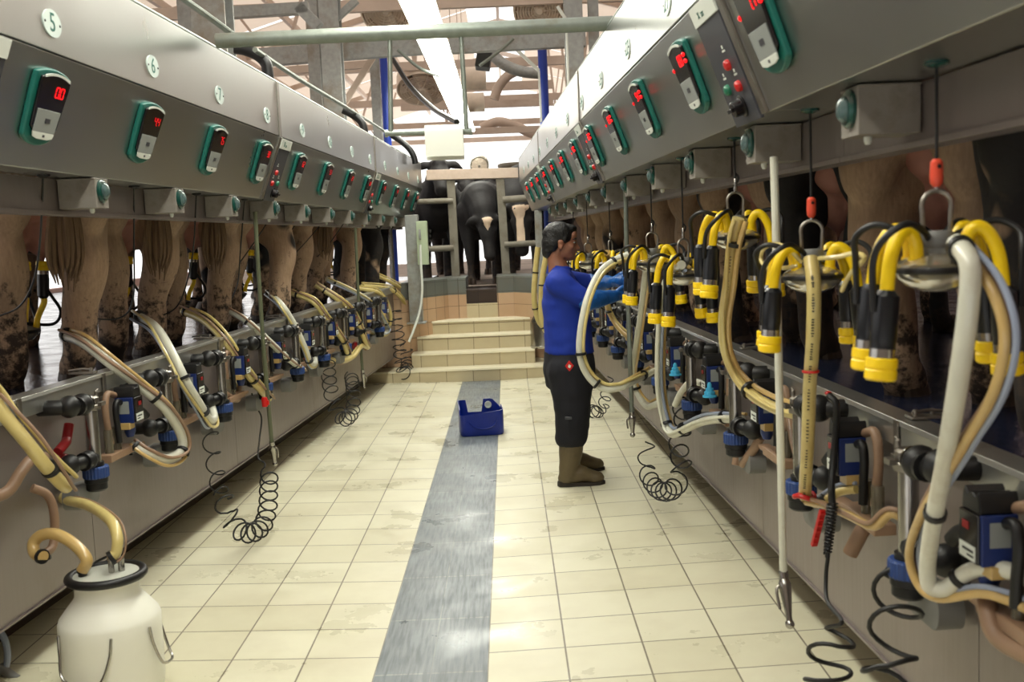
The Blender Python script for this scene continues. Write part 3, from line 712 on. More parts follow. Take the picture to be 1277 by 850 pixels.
for (y, w, nm) in ((108, .16, 'upper'), (130, .14, 'middle'), (163, .12, 'lower')):
    beam_px('cross_rail', (500, y + 4), (690, y - 3), 20.5, .1, w, '%s of three pale rails across the far roof' % nm, 'truss', 'far cross rails', 'rail')
# dark hose sagging to the hanging frame, from the left columns
mb = MB(); mb.tube(spline([at(490, 74, 12.5), at(512, 108, 12), at(540, 135, 11), at(570, 152, 9.5)], 6), .028, 8); prop(mb.build('sagging_cable', M['black']), 'dark cable sagging behind the hanging frame', 'cable')
mb = MB(); mb.tube(spline([at(496, 62, 12), at(522, 84, 12), at(548, 95, 12)], 6), .018, 8); prop(mb.build('sagging_cable', M['galv_pipe']), 'pale chain slanting beside the left hanger', 'cable')
mb = MB(); mb.tube(spline([at(598, 82, 12), at(625, 62, 12), at(640, 48, 12)], 6), .018, 8); prop(mb.build('sagging_cable', M['galv_pipe']), 'pale chain slanting by the black square panel', 'cable')
# dark square panel and drums under the roof
def slab(name, pts, Y, th, m, label, cat):
    A = [at(x, y, Y) for x, y in pts]; t = Vector((0, th, 0)); mb = MB(); mb.hexa([p for p in A], [p + t for p in A]); prop(mb.build(name, M[m], smooth=0, bevel=.01), label, cat)
slab('heater_panel', [(592, 82), (610, 84), (616, 46), (598, 45)], 12.8, .35, 'fan_dark', 'dark square heater panel under the roof beam', 'panel')
mb = MB(); p, q = at(592, 104, 16), at(606, 103, 16); mb.tube([at(580, 98, 16), at(606, 97, 16)], .17, 18); prop(mb.build('roll_drum', M['fan']), 'upper dusty drum under the roof', 'drum', 'dusty drums')
mb = MB(); mb.tube([at(583, 128, 17), at(604, 127, 17)], .15, 18); prop(mb.build('roll_drum', M['fan']), 'lower dusty drum under the roof', 'drum', 'dusty drums')
def make_fan(px, py, Y, r, tilt, label, fm='fan'):
    o = at(px, py, Y); T = Matrix.Translation(o) @ Matrix.Rotation(math.radians(tilt), 4, 'X') @ Matrix.Rotation(PI / 2, 4, 'X')
    root = empty('barn_fan', mw=T); prop(root, label, 'fan', 'big barn fans')
    ringp = [(r * math.cos(2 * PI * k / 32), r * math.sin(2 * PI * k / 32), 0) for k in range(32)]
    mb = MB(); mb.lathe([(r, -.12), (r + .02, -.12), (r + .02, .12), (r, .12), (r, -.12)], None, 32); mb.build('ring', M[fm], root, world=False)
    mb = MB(); mb.lathe([(r * .22, -.1), (r * .22, .12), (r * .12, .16)], None, 16); mb.build('motor', M[fm], root, world=False)
    for k in range(4):
        R = Matrix.Rotation(PI / 2 * k, 4, 'Z') @ Matrix.Rotation(.5, 4, 'X'); mb = MB()
        mb.prism([(r * .15, -.05), (r * .9, -.16), (r * .92, .16), (r * .15, .06)], -.008, .008, R); mb.build('blade', M['fan'], root, world=False, smooth=0)
    mb = MB()
    for j in range(1, 9):
        rr = r * j / 9; mb.tube([(rr * math.cos(2 * PI * k / 24), rr * math.sin(2 * PI * k / 24), .14) for k in range(24)], .005, 4, closed=True)
    for k in range(10): mb.cyl((0, 0, .14), (r * math.cos(2 * PI * k / 10), r * math.sin(2 * PI * k / 10), .13), .006, 4)
    mb.build('guard', M['fan'], root, world=False)
make_fan(482, 8, 13.2, .30, 35, 'big dusty fan left of the lamp at picture top')
make_fan(672, 8, 13.2, .30, 35, 'big dusty fan right of the lamp at picture top')
def duct(l, Y, r, m, label):
    mb = MB(); mb.tube(spline([at(x, y, Y) for x, y in l], 6), r, 12); prop(mb.build('curved_duct', M[m]), label, 'duct', 'curved ducts under the roof')
duct([(612, 66), (628, 80), (650, 89), (678, 92)], 17.0, .09, 'galv', 'pale grey duct curving towards the right blue pipe')
duct([(616, 124), (622, 108), (634, 94), (650, 86)], 17.6, .08, 'truss', 'tan duct curving up beside the lamp')
duct([(600, 160), (620, 152), (640, 156), (662, 166), (676, 168)], 22, .10, 'truss', 'far pale duct arching above right cabinet end')
duct([(505, 110), (520, 98), (538, 100), (550, 112)], 18, .07, 'truss', 'tan duct arching left of the lamp')
c = at(648, 206, 22); mb = MB(); mb.tube([c + Vector((.42 * math.cos(2 * PI * k / 24), .42 * math.sin(2 * PI * k / 24), 0)) for k in range(24)], .045, 8, closed=True)
prop(mb.build('hanging_ring', M['post']), 'dark ring hanging flat above right end of the beam', 'ring')
make_fan(598, 206, 18, .14, 10, 'small round fan on the end beam', 'post')
make_fan(527, 105, 18, .42, 60, 'pale barn fan behind the left hanger')

# end frame: posts, beam and rails the waiting cows stand behind
YB = 13.9
def post_px(x0, y0, x1, y1, wpx, Y, label, m='post'):
    a, b = at(x0, y0, Y), at(x1, y1, Y); mb = MB(); w = wpx * Y / FPX; bar(mb, a, b, w, w * .8)
    prop(mb.build('end_post', M[m], smooth=0, bevel=.004), label, 'post', 'upright posts at the pit end')
post_px(562, 222, 569, 350, 10, YB, 'grey wooden post left of the black cow in the middle')
post_px(623.5, 222, 632, 350, 10, YB, 'grey wooden post right of the black cow in the middle')
beam_px('end_beam', (532, 218.5), (646, 215.5), YB, .16, .13, 'pale beam on top of the two end posts', 'truss')
def rail_px(p, q, Y, r, label):
    mb = MB(); mb.tube([at(*p, Y), at(*q, Y)], r, 12); prop(mb.build('end_rail', M['post']), label, 'rail', 'rails at the pit end')
rail_px((500, 252), (565, 250), YB - .1, .035, 'upper left rail in front of the black cow')
rail_px((520, 311), (566, 309), YB - .1, .04, 'lower left rail by the control box')
rail_px((627, 249), (668, 246), YB - .1, .045, 'upper right rail, pale, under the cabinet end')
rail_px((629, 305), (680, 302), YB - .1, .038, 'lower right rail under the white blazed face')
# posts at the cabinet ends with the control box and its conduit
def box_post(px0, px1, Y, wpx, ybot, label):
    a = at(px0[0], px0[1], Y); b = at(px1[0], px1[1], Y); mb = MB(); w = wpx * Y / FPX
    bar(mb, a, b, w, w); mb.box(b, (w * 1.5, w * 1.5, .02))
    prop(mb.build('cabinet_post', M['galv'], smooth=0, bevel=.006), label, 'post', 'posts under the cabinet ends')
box_post((513, 268), (520, 402), 12.5, 16, 0, 'square galvanised post beneath left cabinet end')
box_post((671, 262), (676, 400), 12.6, 9, 0, 'square galvanised post beneath right cabinet end')
mb = MB(); a, b = at(486, 285, 12.6), at(490.5, 352, 12.6); mb.tube([a, b], .03, 12); prop(mb.build('steel_tube_post', M['steel']), 'shiny round upright tube before the left end post', 'post')
cb = empty('control_box', at(527, 303, 12.2), 'pale green control box on the left end post', 'control box')
A = at(519, 276, 12.2); B = at(535, 329.5, 12.2)
mb = MB(); mb.box((A + B) / 2, (abs(B.x - A.x), .12, abs(A.z - B.z))); M['box_green'] = mat('pale green painted box', (.70, .76, .64), .5, var=.05); mb.build('case', M['box_green'], cb, bevel=.006)
mb = MB()
for y in (288, 294, 300, 306, 314, 322):
    p = at(536.5, y, 12.15); mb.box(p, (.018, .03, .025))
mb.build('hinge', M['black'], cb, bevel=.002)
mb = MB(); mb.box(at(523.5, 292, 12.12), (.025, .02, .12)); mb.build('switch', M['galv'], cb, bevel=.003)
mb = MB(); mb.tube(spline([at(524, 305, 12.1), at(525, 330, 12.08), at(526.5, 360, 12.05), at(524, 385, 12), at(517, 408, 11.9), at(510, 426, 11.85)], 6), .014, 8); prop(mb.build('conduit', M['white_pl']), 'white flexible conduit dropping from the control box', 'conduit')
# ------------------------------------------------------------------ cows
def cow_mat():
    m = bpy.data.materials.new('cow coat'); m.use_nodes = True; nt = m.node_tree; N = nt.nodes; L = nt.links; b = N['Principled BSDF']
    b.inputs['Roughness'].default_value = .75
    tc = N.new('ShaderNodeTexCoord'); oi = N.new('ShaderNodeObjectInfo'); at_ = N.new('ShaderNodeAttribute'); at_.attribute_type = 'OBJECT'; at_.attribute_name = 'patch'
    ad = N.new('ShaderNodeVectorMath'); ad.operation = 'ADD'; L.new(tc.outputs['Object'], ad.inputs[0])
    mu = N.new('ShaderNodeVectorMath'); mu.operation = 'SCALE'; mu.inputs[0].default_value = (7, 5, 3); L.new(oi.outputs['Random'], mu.inputs['Scale']); L.new(mu.outputs['Vector'], ad.inputs[1])
    n1 = N.new('ShaderNodeTexNoise'); n1.inputs['Scale'].default_value = 1.6; n1.inputs['Detail'].default_value = 2.5; L.new(ad.outputs['Vector'], n1.inputs['Vector'])
    su = N.new('ShaderNodeMath'); su.operation = 'SUBTRACT'; L.new(at_.outputs['Fac'], su.inputs[0]); L.new(n1.outputs['Fac'], su.inputs[1])
    th = N.new('ShaderNodeMapRange'); th.inputs['From Min'].default_value = -.012; th.inputs['From Max'].default_value = .012; L.new(su.outputs['Value'], th.inputs['Value'])
    # light coat, with short hair variation
    mp = N.new('ShaderNodeMapping'); mp.inputs['Scale'].default_value = (30, 30, 5); L.new(ad.outputs['Vector'], mp.inputs['Vector'])
    n2 = N.new('ShaderNodeTexNoise'); n2.inputs['Scale'].default_value = 3; n2.inputs['Detail'].default_value = 5; L.new(mp.outputs['Vector'], n2.inputs['Vector'])
    hair = N.new('ShaderNodeMix'); hair.data_type = 'RGBA'; hair.inputs['A'].default_value = lin((.52, .42, .34)); hair.inputs['B'].default_value = lin((.73, .62, .51)); L.new(n2.outputs['Fac'], hair.inputs['Factor'])
    mx = N.new('ShaderNodeMix'); mx.data_type = 'RGBA'; L.new(th.outputs['Result'], mx.inputs['Factor']); L.new(hair.outputs['Result'], mx.inputs['A']); mx.inputs['B'].default_value = lin((.075, .06, .065))
    # splashed muck, thicker on the lower legs
    sep = N.new('ShaderNodeSeparateXYZ'); L.new(tc.outputs['Object'], sep.inputs['Vector'])
    zr = N.new('ShaderNodeMapRange'); zr.inputs['From Min'].default_value = .05; zr.inputs['From Max'].default_value = .95; zr.inputs['To Min'].default_value = .15; zr.inputs['To Max'].default_value = -.20; L.new(sep.outputs['Z'], zr.inputs['Value'])
    n3 = N.new('ShaderNodeTexNoise'); n3.inputs['Scale'].default_value = 17; n3.inputs['Detail'].default_value = 9; n3.inputs['Roughness'].default_value = .72; L.new(ad.outputs['Vector'], n3.inputs['Vector'])
    n4 = N.new('ShaderNodeTexNoise'); n4.inputs['Scale'].default_value = 3.5; n4.inputs['Detail'].default_value = 3; L.new(ad.outputs['Vector'], n4.inputs['Vector'])
    a1 = N.new('ShaderNodeMath'); a1.operation = 'ADD'; L.new(n3.outputs['Fac'], a1.inputs[0]); L.new(zr.outputs['Result'], a1.inputs[1])
    a2 = N.new('ShaderNodeMath'); a2.operation = 'MULTIPLY_ADD'; L.new(n4.outputs['Fac'], a2.inputs[0]); a2.inputs[1].default_value = .35; L.new(a1.outputs['Value'], a2.inputs[2])
    dr = N.new('ShaderNodeMapRange'); dr.inputs['From Min'].default_value = .715; dr.inputs['From Max'].default_value = .84; L.new(a2.outputs['Value'], dr.inputs['Value'])
    m2 = N.new('ShaderNodeMix'); m2.data_type = 'RGBA'; L.new(dr.outputs['Result'], m2.inputs['Factor']); L.new(mx.outputs['Result'], m2.inputs['A']); m2.inputs['B'].default_value = lin((.19, .14, .10))
    L.new(m2.outputs['Result'], b.inputs['Base Color'])
    bp = N.new('ShaderNodeBump'); bp.inputs['Strength'].default_value = .5; bp.inputs['Distance'].default_value = .012; L.new(a2.outputs['Value'], bp.inputs['Height']); L.new(bp.outputs['Normal'], b.inputs['Normal'])
    return m
M['cow'] = cow_mat()
M['udder'] = mat('pink udder skin', (.66, .46, .41), .6, var=.12, vscale=5, c2=(.54, .38, .33), c2scale=5, c2lo=.5, c2hi=.8, bump=.15, bscale=30, sss=.1)
M['tail'] = mat('brown tail hair', (.38, .30, .22), .8, var=.45, vscale=4, aniso=(26, 26, 1.5), bump=.8, bscale=10)
M['hoof'] = mat('horn hoof', (.20, .15, .11), .6, var=.3, vscale=14)
M['blaze'] = mat('cream face patch', (.86, .76, .66), .8, var=.08)
M['muzzle'] = mat('pinkish grey muzzle', (.50, .38, .38), .55, var=.2, vscale=9)

def remesh(mb, voxel, smooth=6, fac=.5):
    me = mb.mesh('tmp'); ob = bpy.data.objects.new('tmp', me); col.objects.link(ob)
    r = ob.modifiers.new('r', 'REMESH'); r.mode = 'VOXEL'; r.voxel_size = voxel
    if smooth:
        s = ob.modifiers.new('s', 'SMOOTH'); s.factor = fac; s.iterations = smooth
    dg = bpy.context.evaluated_depsgraph_get(); dg.update()
    out = bpy.data.meshes.new_from_object(ob.evaluated_get(dg))
    bpy.data.objects.remove(ob); bpy.data.meshes.remove(me)
    out.polygons.foreach_set('use_smooth', [True] * len(out.polygons))
    return out
def limb(mb, pts, rad, n=5, seg=14):
    P = spline(pts, n); k = len(rad); R = []
    for i in range(len(P)):
        t = i / n; a = min(int(t), k - 2); f = t - a; f = f * f * (3 - 2 * f); R.append(rad[a] * (1 - f) + rad[a + 1] * f)
    mb.tube(P, R, seg)
    for p, r in ((P[0], R[0]), (P[-1], R[-1])): mb.ell(p, (r, r, r), seg=12, rings=8)
def oval_loft(mb, secs, seg=20):               # (x, yc, zc, ry, rz)
    mb.loft([[Vector((x, yc + ry * math.copysign(abs(math.cos(a)) ** .85, math.cos(a)), zc + rz * math.copysign(abs(math.sin(a)) ** .85, math.sin(a)))) for a in [2 * PI * k / seg for k in range(seg)]] for x, yc, zc, ry, rz in secs])
def cow_body(step, head):
    mb = MB()
    oval_loft(mb, [(-.24, 0, 1.12, .10, .14), (-.18, 0, 1.12, .20, .25), (-.05, 0, 1.10, .27, .31), (.15, 0, 1.06, .29, .34), (.5, 0, 1.0, .33, .40), (.9, 0, 1.0, .34, .41), (1.25, 0, 1.04, .30, .37), (1.5, 0, 1.06, .24, .31), (1.62, 0, 1.08, .14, .20)])
    mb.ell((-.05, .20, 1.34), (.12, .08, .07)); mb.ell((-.05, -.20, 1.34), (.12, .08, .07))
    for s in (1, -1):
        dx = step * s
        limb(mb, [(-.02, s * .17, 1.10), (.09, s * .21, .86), (-.10 + dx * .5, s * .19, .575), (-.045 + dx, s * .17, .33), (-.03 + dx, s * .165, .13), (.03 + dx, s * .165, .05)], [.27, .205, .105, .083, .080, .080])
        mb.ell((-.155 + dx * .5, s * .19, .60), (.06, .062, .09)); mb.ell((-.08 + dx * .6, s * .19, .53), (.085, .09, .09))
        limb(mb, [(-.16, s * .15, 1.0), (-.165, s * .18, .80), (-.13 + dx * .4, s * .19, .62)], [.15, .105, .035])
        limb(mb, [(1.32, s * .20, .98), (1.30, s * .20, .72), (1.34, s * .19, .47), (1.33, s * .18, .25), (1.33, s * .18, .12), (1.37, s * .18, .05)], [.17, .115, .07, .05, .055, .06])
    limb(mb, [(-.20, 0, 1.30), (-.29, 0, 1.18), (-.33, .02, 1.0), (-.35, .03, .88)], [.05, .04, .03, .022])
    if head == 'up':
        limb(mb, [(1.45, 0, 1.16), (1.75, 0, 1.32), (1.98, 0, 1.44)], [.25, .18, .13]); hb, hd, hu = Vector((2.0, 0, 1.46)), Vector((.80, 0, -.60)), Vector((.60, 0, .80))
    else:
        limb(mb, [(1.40, 0, 1.12), (1.62, .04, .98), (1.76, .08, .80)], [.26, .20, .15]); hb, hd, hu = Vector((1.78, .08, .82)), Vector((.36, .04, -.93)), Vector((.93, .0, .36))
    hd.normalize(); hu = (hu - hd * hu.dot(hd)).normalized(); hy = hu.cross(hd)
    def hp(a, b, c): return hb + hd * a + hy * b + hu * c
    limb(mb, [hp(-.04, 0, .0), hp(.14, 0, .01), hp(.30, 0, -.005), hp(.43, 0, -.01)], [.125, .12, .085, .082])
    mb.ell(hp(.02, 0, .10), (.09, .09, .07)); mb.ell(hp(.46, 0, -.005), (.075, .085, .075))
    for s in (1, -1):
        limb(mb, [hp(-.05, s * .10, .04), hp(-.04, s * .20, .03), hp(.0, s * .29, -.0)], [.04, .055, .022], seg=10)
        mb.ell(hp(.12, s * .105, .05), (.035, .03, .035))
    return remesh(mb, .021, 5), (hb, hd, hy, hu)
_bodies = {k: cow_body(*k) for k in ((.0, 'up'), (.07, 'up'), (-.06, 'up'), (.03, 'low'))}
def udder_mesh():
    mb = MB(); mb.ell((.20, 0, .86), (.27, .20, .16)); mb.ell((.10, .085, .74), (.13, .11, .15)); mb.ell((.10, -.085, .74), (.13, .11, .15)); mb.ell((.29, .085, .75), (.12, .10, .13)); mb.ell((.29, -.085, .75), (.12, .10, .13)); mb.ell((-.03, 0, .90), (.14, .14, .16))
    for x in (.11, .29):
        for s in (1, -1): limb(mb, [(x, s * .085, .64), (x, s * .09, .575), (x, s * .09, .545)], [.03, .018, .013], seg=8)
    return remesh(mb, .018, 4)
UD = udder_mesh()
def tail_switch():
    mb = MB(); R = random.Random(3)
    for k in range(18):
        a = R.uniform(0, 6.28); r = R.uniform(0, 1) ** .5
        x0, y0 = .018 * r * math.cos(a), .018 * r * math.sin(a); x1, y1 = .042 * r * math.cos(a), .075 * r * math.sin(a)
        mb.tube(spline([(-.36 + x0, .03 + y0, .90), (-.36 + x1 * .8, .03 + y1 * .8, .74), (-.355 + x1, .035 + y1, .58), (-.35 + x1 * .6, .04 + y1 * .6, .47 + R.uniform(-.05, .06))], 4), [.010, .013, .014, .014, .015, .015, .015, .014, .012, .010, .008, .005, .003], 5)
    return mb.mesh('tail_switch')
TS = tail_switch()
def hoof_mesh(x, s, step):
    mb = MB()
    for t in (-1, 1):
        y = s * (.165 if x < 1 else .18) + t * .034
        secs = [[(x + dx0 * 1, y + .03 * c * k, z) for c, k in ((0, 0),)] for dx0, z in ()]
        rings = []
        for z, sc_, sh in ((0, 1.15, .03), (.035, 1.08, .02), (.075, .9, .0), (.095, .75, -.005)):
            rings.append([Vector((x + .03 + sh + .065 * sc_ * math.cos(a) * (1.25 if math.cos(a) > 0 else .8), y + .033 * sc_ * math.sin(a), z)) for a in [2 * PI * k / 12 for k in range(12)]])
        mb.loft(rings)
    return mb.mesh('hoof')
def link(name, me, parent, m=None):
    o = bpy.data.objects.new(name, me); col.objects.link(o); o.parent = parent
    if m is not None and not me.materials: me.materials.append(m)
    return o
_hoofs = {}
def make_cow(key, loc, ang, patch, label, scale=1.02, group=None, udder=True, tail=True, blaze=None):
    me, hinfo = _bodies[key]
    root = empty('cow', mw=Matrix.Translation(loc) @ Matrix.Rotation(math.radians(ang), 4, 'Z') @ Matrix.Scale(scale, 4))
    prop(root, label, 'cow', group)
    b = link('body', me, root, M['cow']); b['patch'] = patch
    if udder: link('udder', UD, root, M['udder'])
    if tail: link('tail_switch', TS, root, M['tail'])
    for x, s in ((-.03, 1), (-.03, -1), (1.36, 1), (1.36, -1)):
        dx = key[0] * s if x < 1 else 0
        k = (x, s, dx)
        if k not in _hoofs: _hoofs[k] = hoof_mesh(x + dx, s, 0)
        link('hoof', _hoofs[k], root, M['hoof'])
    if blaze:
        hb, hd, hy, hu = hinfo
        mb = MB(); shape = {'tri': [(-.03, -.07), (-.04, .05), (.0, .085), (.06, .05), (.16, 0), (.07, -.05)], 'long': [(-.05, -.10), (-.055, .10), (-.02, .10), (.12, .045), (.42, .05), (.46, 0), (.42, -.05), (.12, -.045), (-.02, -.10)]}[blaze]
        pts = []
        for a, bb in shape: pts.append((a, bb))
        def surf(a, bb):                       # rest the patch on the brow: project along -hu on the body
            from mathutils.bvhtree import BVHTree
            o = hb + hd * a + hy * bb + hu * .6
            h = _bvh[key].ray_cast(o, -hu)
            p = h[0] if h[0] is not None else hb + hd * a + hy * bb + hu * .08
            return p
        from mathutils.bvhtree import BVHTree
        if key not in _bvh: _bvh[key] = BVHTree.FromPolygons([v.co for v in me.vertices], [tuple(p.vertices) for p in me.polygons])
        # fill: subdivide polygon as fan rings towards its centre
        ca = sum(p[0] for p in pts) / len(pts); cbb = sum(p[1] for p in pts) / len(pts)
        dense = []
        for i in range(len(pts)):
            for t in range(4): dense.append((pts[i][0] * (1 - t / 4) + pts[(i + 1) % len(pts)][0] * t / 4, pts[i][1] * (1 - t / 4) + pts[(i + 1) % len(pts)][1] * t / 4))
        rings = []
        for f in (1, .8, .6, .4, .2, .02): rings.append([surf(ca + (a - ca) * f, cbb + (b2 - cbb) * f) + hu * (.010 if f < 1 else -.004) for a, b2 in dense])
        mb.loft(rings); mb.build('face_patch', M['blaze'], root, world=False, smooth=60)
    return root
_bvh = {}
def cow_by_hoof(key, hoof, ang, patch, label, side, **kw):
    ZDECK = (ZL if side > 0 else ZR) - .02   # stand the cow with its nearer hind hoof on this spot
    sc_ = kw.get('scale', 1.02)
    loc_h = Vector((-.0 + key[0] * side, side * .165, 0)) * sc_
    R = Matrix.Rotation(math.radians(ang), 3, 'Z')
    p = Vector((hoof.x, hoof.y, ZDECK)) - R @ loc_h
    return make_cow(key, p, ang, patch, label, **kw)
ZDECK = .98
keys = [(.0, 'up'), (.07, 'up'), (-.06, 'up')]
Lc = [(4.75, .34, 'nearest cow on the left, light dirty legs and pink udder at picture edge'), (5.75, .40, 'second cow on the left, pale dirty leg behind the white hose'), (6.75, .33, 'third cow on the left with brown tail'), (7.7, .42, 'fourth cow on the left beside the sprayer hose'), (8.65, .35, 'fifth cow on the left, just past the sprayer hose'), (9.6, .40, 'sixth cow on the left under plate 11'), (10.55, .34, 'seventh cow on the left with cream leg'), (11.5, .56, 'eighth cow on the left, dark, near the shiny tube'), (12.5, .62, 'black cow at the far end of the left row')]
for i, (Y, pt, lb) in enumerate(Lc):
    ang = 140 + [0, 4, -3, 2, -2, 3, 0, 2, 0][i]
    cow_by_hoof(keys[[0, 2, 0, 1, 0, 2, 0, 1, 0][i]], Vector((lx(Y) - .44 + [0, .03, -.02, .04, 0, .02, .03, 0, 0][i], Y, 0)), ang, pt, lb, 1, group='cows standing in the left row', tail=i in (0, 1, 2, 5))
Rc = [(2.5, .7, 'cow at the right picture edge, mostly hidden'), (3.5, .33, 'nearest fully seen cow on the right, pinkish leg behind nearest cluster'), (4.55, .75, 'black cow on the right behind the second hanging cluster'), (5.6, .40, 'cow on the right with dirty speckled leg behind the white sprayer hose'), (6.65, .44, 'pinkish cow on the right behind the third hanging cluster'), (7.7, .34, 'pale cow on the right behind the mid hoses'), (8.75, .36, 'tan cow on the right beside the clusters the worker faces'), (9.8, .33, 'tan cow on the right, just past the worker'), (10.85, .4, 'brownish cow on the right far beyond the worker'), (11.9, .45, 'brown cow second to last in the right row'), (12.95, .4, 'last cow of the right row by the end post')]
for i, (Y, pt, lb) in enumerate(Rc):
    ang = 40 - [0, 2, -3, 2, 3, -2, 0, 2, 0, 0, 0][i]
    cow_by_hoof(keys[[0, 0, 1, 2, 0, 1, 0, 2, 0, 0, 1][i]], Vector((rx(Y) + .50, Y, 0)), ang, pt, lb, -1, group='cows standing in the right row', tail=False)
# waiting cows at the pit end
def back_cow(px, Y, ang, key, patch, label, scale, blaze=None, z=None):
    p = at(px, 350, Y); make_cow(key, Vector((p.x, Y + 1.5 * scale, zD if z is None else z)), ang, patch, label, scale=scale, group='cows waiting at the pit end', udder=False, tail=False, blaze=blaze)
back_cow(604, 14.6, -90, (.03, 'low'), .9, 'black cow with small white forehead patch, between the end posts', 1.03, 'tri')
back_cow(692, 14.4, -104, (.03, 'low'), .9, 'black cow with long white blaze, right of the end posts', 1.18, 'long')
back_cow(537, 15.0, -84, (.0, 'up'), .8, 'black cow left of the end posts, standing close to control box', 1.10)
back_cow(556, 17.5, -78, (.0, 'up'), .85, 'black cow standing behind, left of the end posts', 1.05)
back_cow(634, 18.2, -96, (.07, 'up'), .85, 'black cow standing behind, right of the end posts', 1.05)
# ------------------------------------------------------------------ milking clusters
def cup(mb_shell, mb_band, mb_cap, p, q, up=1):   # p: tube end of the shell, q: mouthpiece end
    p, q = Vector(p), Vector(q); L = (q - p).length; R = (q - p).to_track_quat('Z', 'Y').to_matrix().to_4x4(); T = Matrix.Translation(p) @ R
    mb_shell.lathe([(.016, -.008), (.022, 0), (.0265, .004), (.0275, L * .52), (.0262, L * .55), (.026, L * .64)], T, 18)
    mb_band.lathe([(.0262, L * .63), (.0262, L * .75)], T, 18)
    mb_cap.lathe([(.029, L * .735), (.0325, L * .745), (.0325, L * .845), (.0305, L * .86), (.0305, L * .87), (.0325, L * .885), (.0325, L * .975), (.028, L), (.012, L * 1.0), (.012, L * .96)], T, 20)
def make_cluster(variant):
    root = empty('milking_cluster'); R = random.Random(variant); S = 1.0
    mb = MB()                                   # steel hook loop
    pts = [(-.028, 0, -.085), (-.030, 0, -.04)] + [(.031 * math.cos(t), 0, -.03 + .031 * math.sin(t)) for t in [PI - PI * k / 8 for k in range(9)]] + [(.030, 0, -.04), (.028, 0, -.085)]
    mb.tube(pts, .0052, 8); mb.build('hook_loop', M['steel_dull'], root, world=False)
    mb = MB(); mb.lathe([(.030, -.082), (.034, -.09), (.034, -.105), (.026, -.118), (.03, -.13)], None, 16); mb.cyl((.01, -.0, -.098), (.055, 0, -.11), .017); mb.cyl((-.02, .02, -.095), (-.05, .035, -.10), .010); mb.build('top_block', M['grey_pl'], root, world=False)
    mb = MB(); mb.lathe([(.03, -.128), (.062, -.136), (.082, -.150), (.084, -.158)], None, 24); o = mb.build('claw_lid', M['clear'], root, world=False)
    mb = MB(); mb.lathe([(.086, -.156), (.088, -.160), (.088, -.166), (.084, -.170)], None, 24); mb.build('claw_seal', M['black'], root, world=False)
    mb = MB(); mb.lathe([(.084, -.168), (.080, -.178), (.06, -.196), (.03, -.208), (.01, -.21)], None, 24); mb.build('claw_bowl', M['clear'], root, world=False)
    for k in range(4):
        a = math.radians((30, 150, 208, 332)[k] + R.uniform(-9, 9)); d = Vector((math.cos(a), math.sin(a), 0)); z = Vector((0, 0, 1))
        drop = R.uniform(-.02, .03); lean = R.uniform(.00, .02); side = Vector((-d.y, d.x, 0)) * R.uniform(-.02, .02)
        P = [d * .052 - z * .145, d * .056 - z * .105, d * .074 - z * (.078), d * .098 - z * .09 + side * .4, d * .118 - z * .135 + side * .8, d * (.128) - z * (.20 - drop * .4) + side]
        mb = MB(); mb.tube(spline(P, 6), .0145, 12); mb.tube([P[0] - z * .004, P[0] + z * .01], .0185, 12); mb.build('milk_tube', M['yellow'], root, world=False)
        p = P[-1] - z * .0; q = p - z * .178 + d * lean + side * .5
        s, b, c = MB(), MB(), MB(); cup(s, b, c, p, q)
        so = s.build('cup_shell', M['shell'], root, world=False)
        b.build('steel_band', M['steel'], so, world=False); c.build('teat_cap', M['yellow'], so, world=False)
        # black pulse tube looping from the block to the shell
        e = p - z * .035 + d * .03 + side
        B = [d * .02 - z * .10, d * .06 - z * .082 + side * .5 + Vector((-d.y, d.x, 0)) * .03, d * .115 - z * .065 + Vector((-d.y, d.x, 0)) * .045, d * .158 - z * .09 + Vector((-d.y, d.x, 0)) * .03, d * .162 - z * .14 + side, e]
        mb = MB(); mb.tube(spline(B, 6), .0075, 8); mb.build('pulse_tube', M['black'], root, world=False)
    return root
def make_attached(variant):                      # cups pushed up onto the teats
    root = empty('milking_cluster'); R = random.Random(variant + 40)
    mb = MB(); mb.lathe([(.01, -.05), (.05, -.04), (.08, -.012), (.084, 0)], None, 22); mb.build('claw_bowl', M['clear'], root, world=False)
    mb = MB(); mb.lathe([(.088, -.004), (.090, .004), (.085, .010)], None, 22); mb.build('claw_seal', M['black'], root, world=False)
    mb = MB(); mb.lathe([(.082, .008), (.06, .026), (.03, .034), (.02, .06)], None, 22); mb.build('claw_lid', M['grey_pl'], root, world=False)
    for x in (-.1, .1):
        for y in (-.09, .09):
            top = Vector((x * .97, y, .335)); p = Vector((x * .9, y * .9, .165)); j = Vector((x * .55, y * .55, .02))
            mb = MB(); mb.tube(spline([j, j + Vector((x * .1, y * .1, .05)), p - Vector((0, 0, .03)), p], 5), .0145, 10); mb.build('milk_tube', M['yellow'], root, world=False)
            s, b, c = MB(), MB(), MB(); cup(s, b, c, p, top)
            so = s.build('cup_shell', M['shell'], root, world=False); b.build('steel_band', M['steel'], so, world=False); c.build('teat_cap', M['yellow'], so, world=False)
            mb = MB(); mb.tube(spline([(x * .2, y * .2, .04), (x * .9, y * 1.3, .03), (x * 1.4, y * 1.5, .09), (x * 1.25, y * 1.2, .16), (x * 1.1, y * 1.0, .2)], 5), .0075, 8); mb.build('pulse_tube', M['black'], root, world=False)
    return root
proto = [make_cluster(1), make_cluster(2), make_cluster(5)]
ptree = [tree_of(o) for o in proto]
used = [False] * 3
AC = .985                                        # line the cords hang on, below the right cabinets
def CP(px, py, off=0): return atx(px, py, AC - off, -HS)
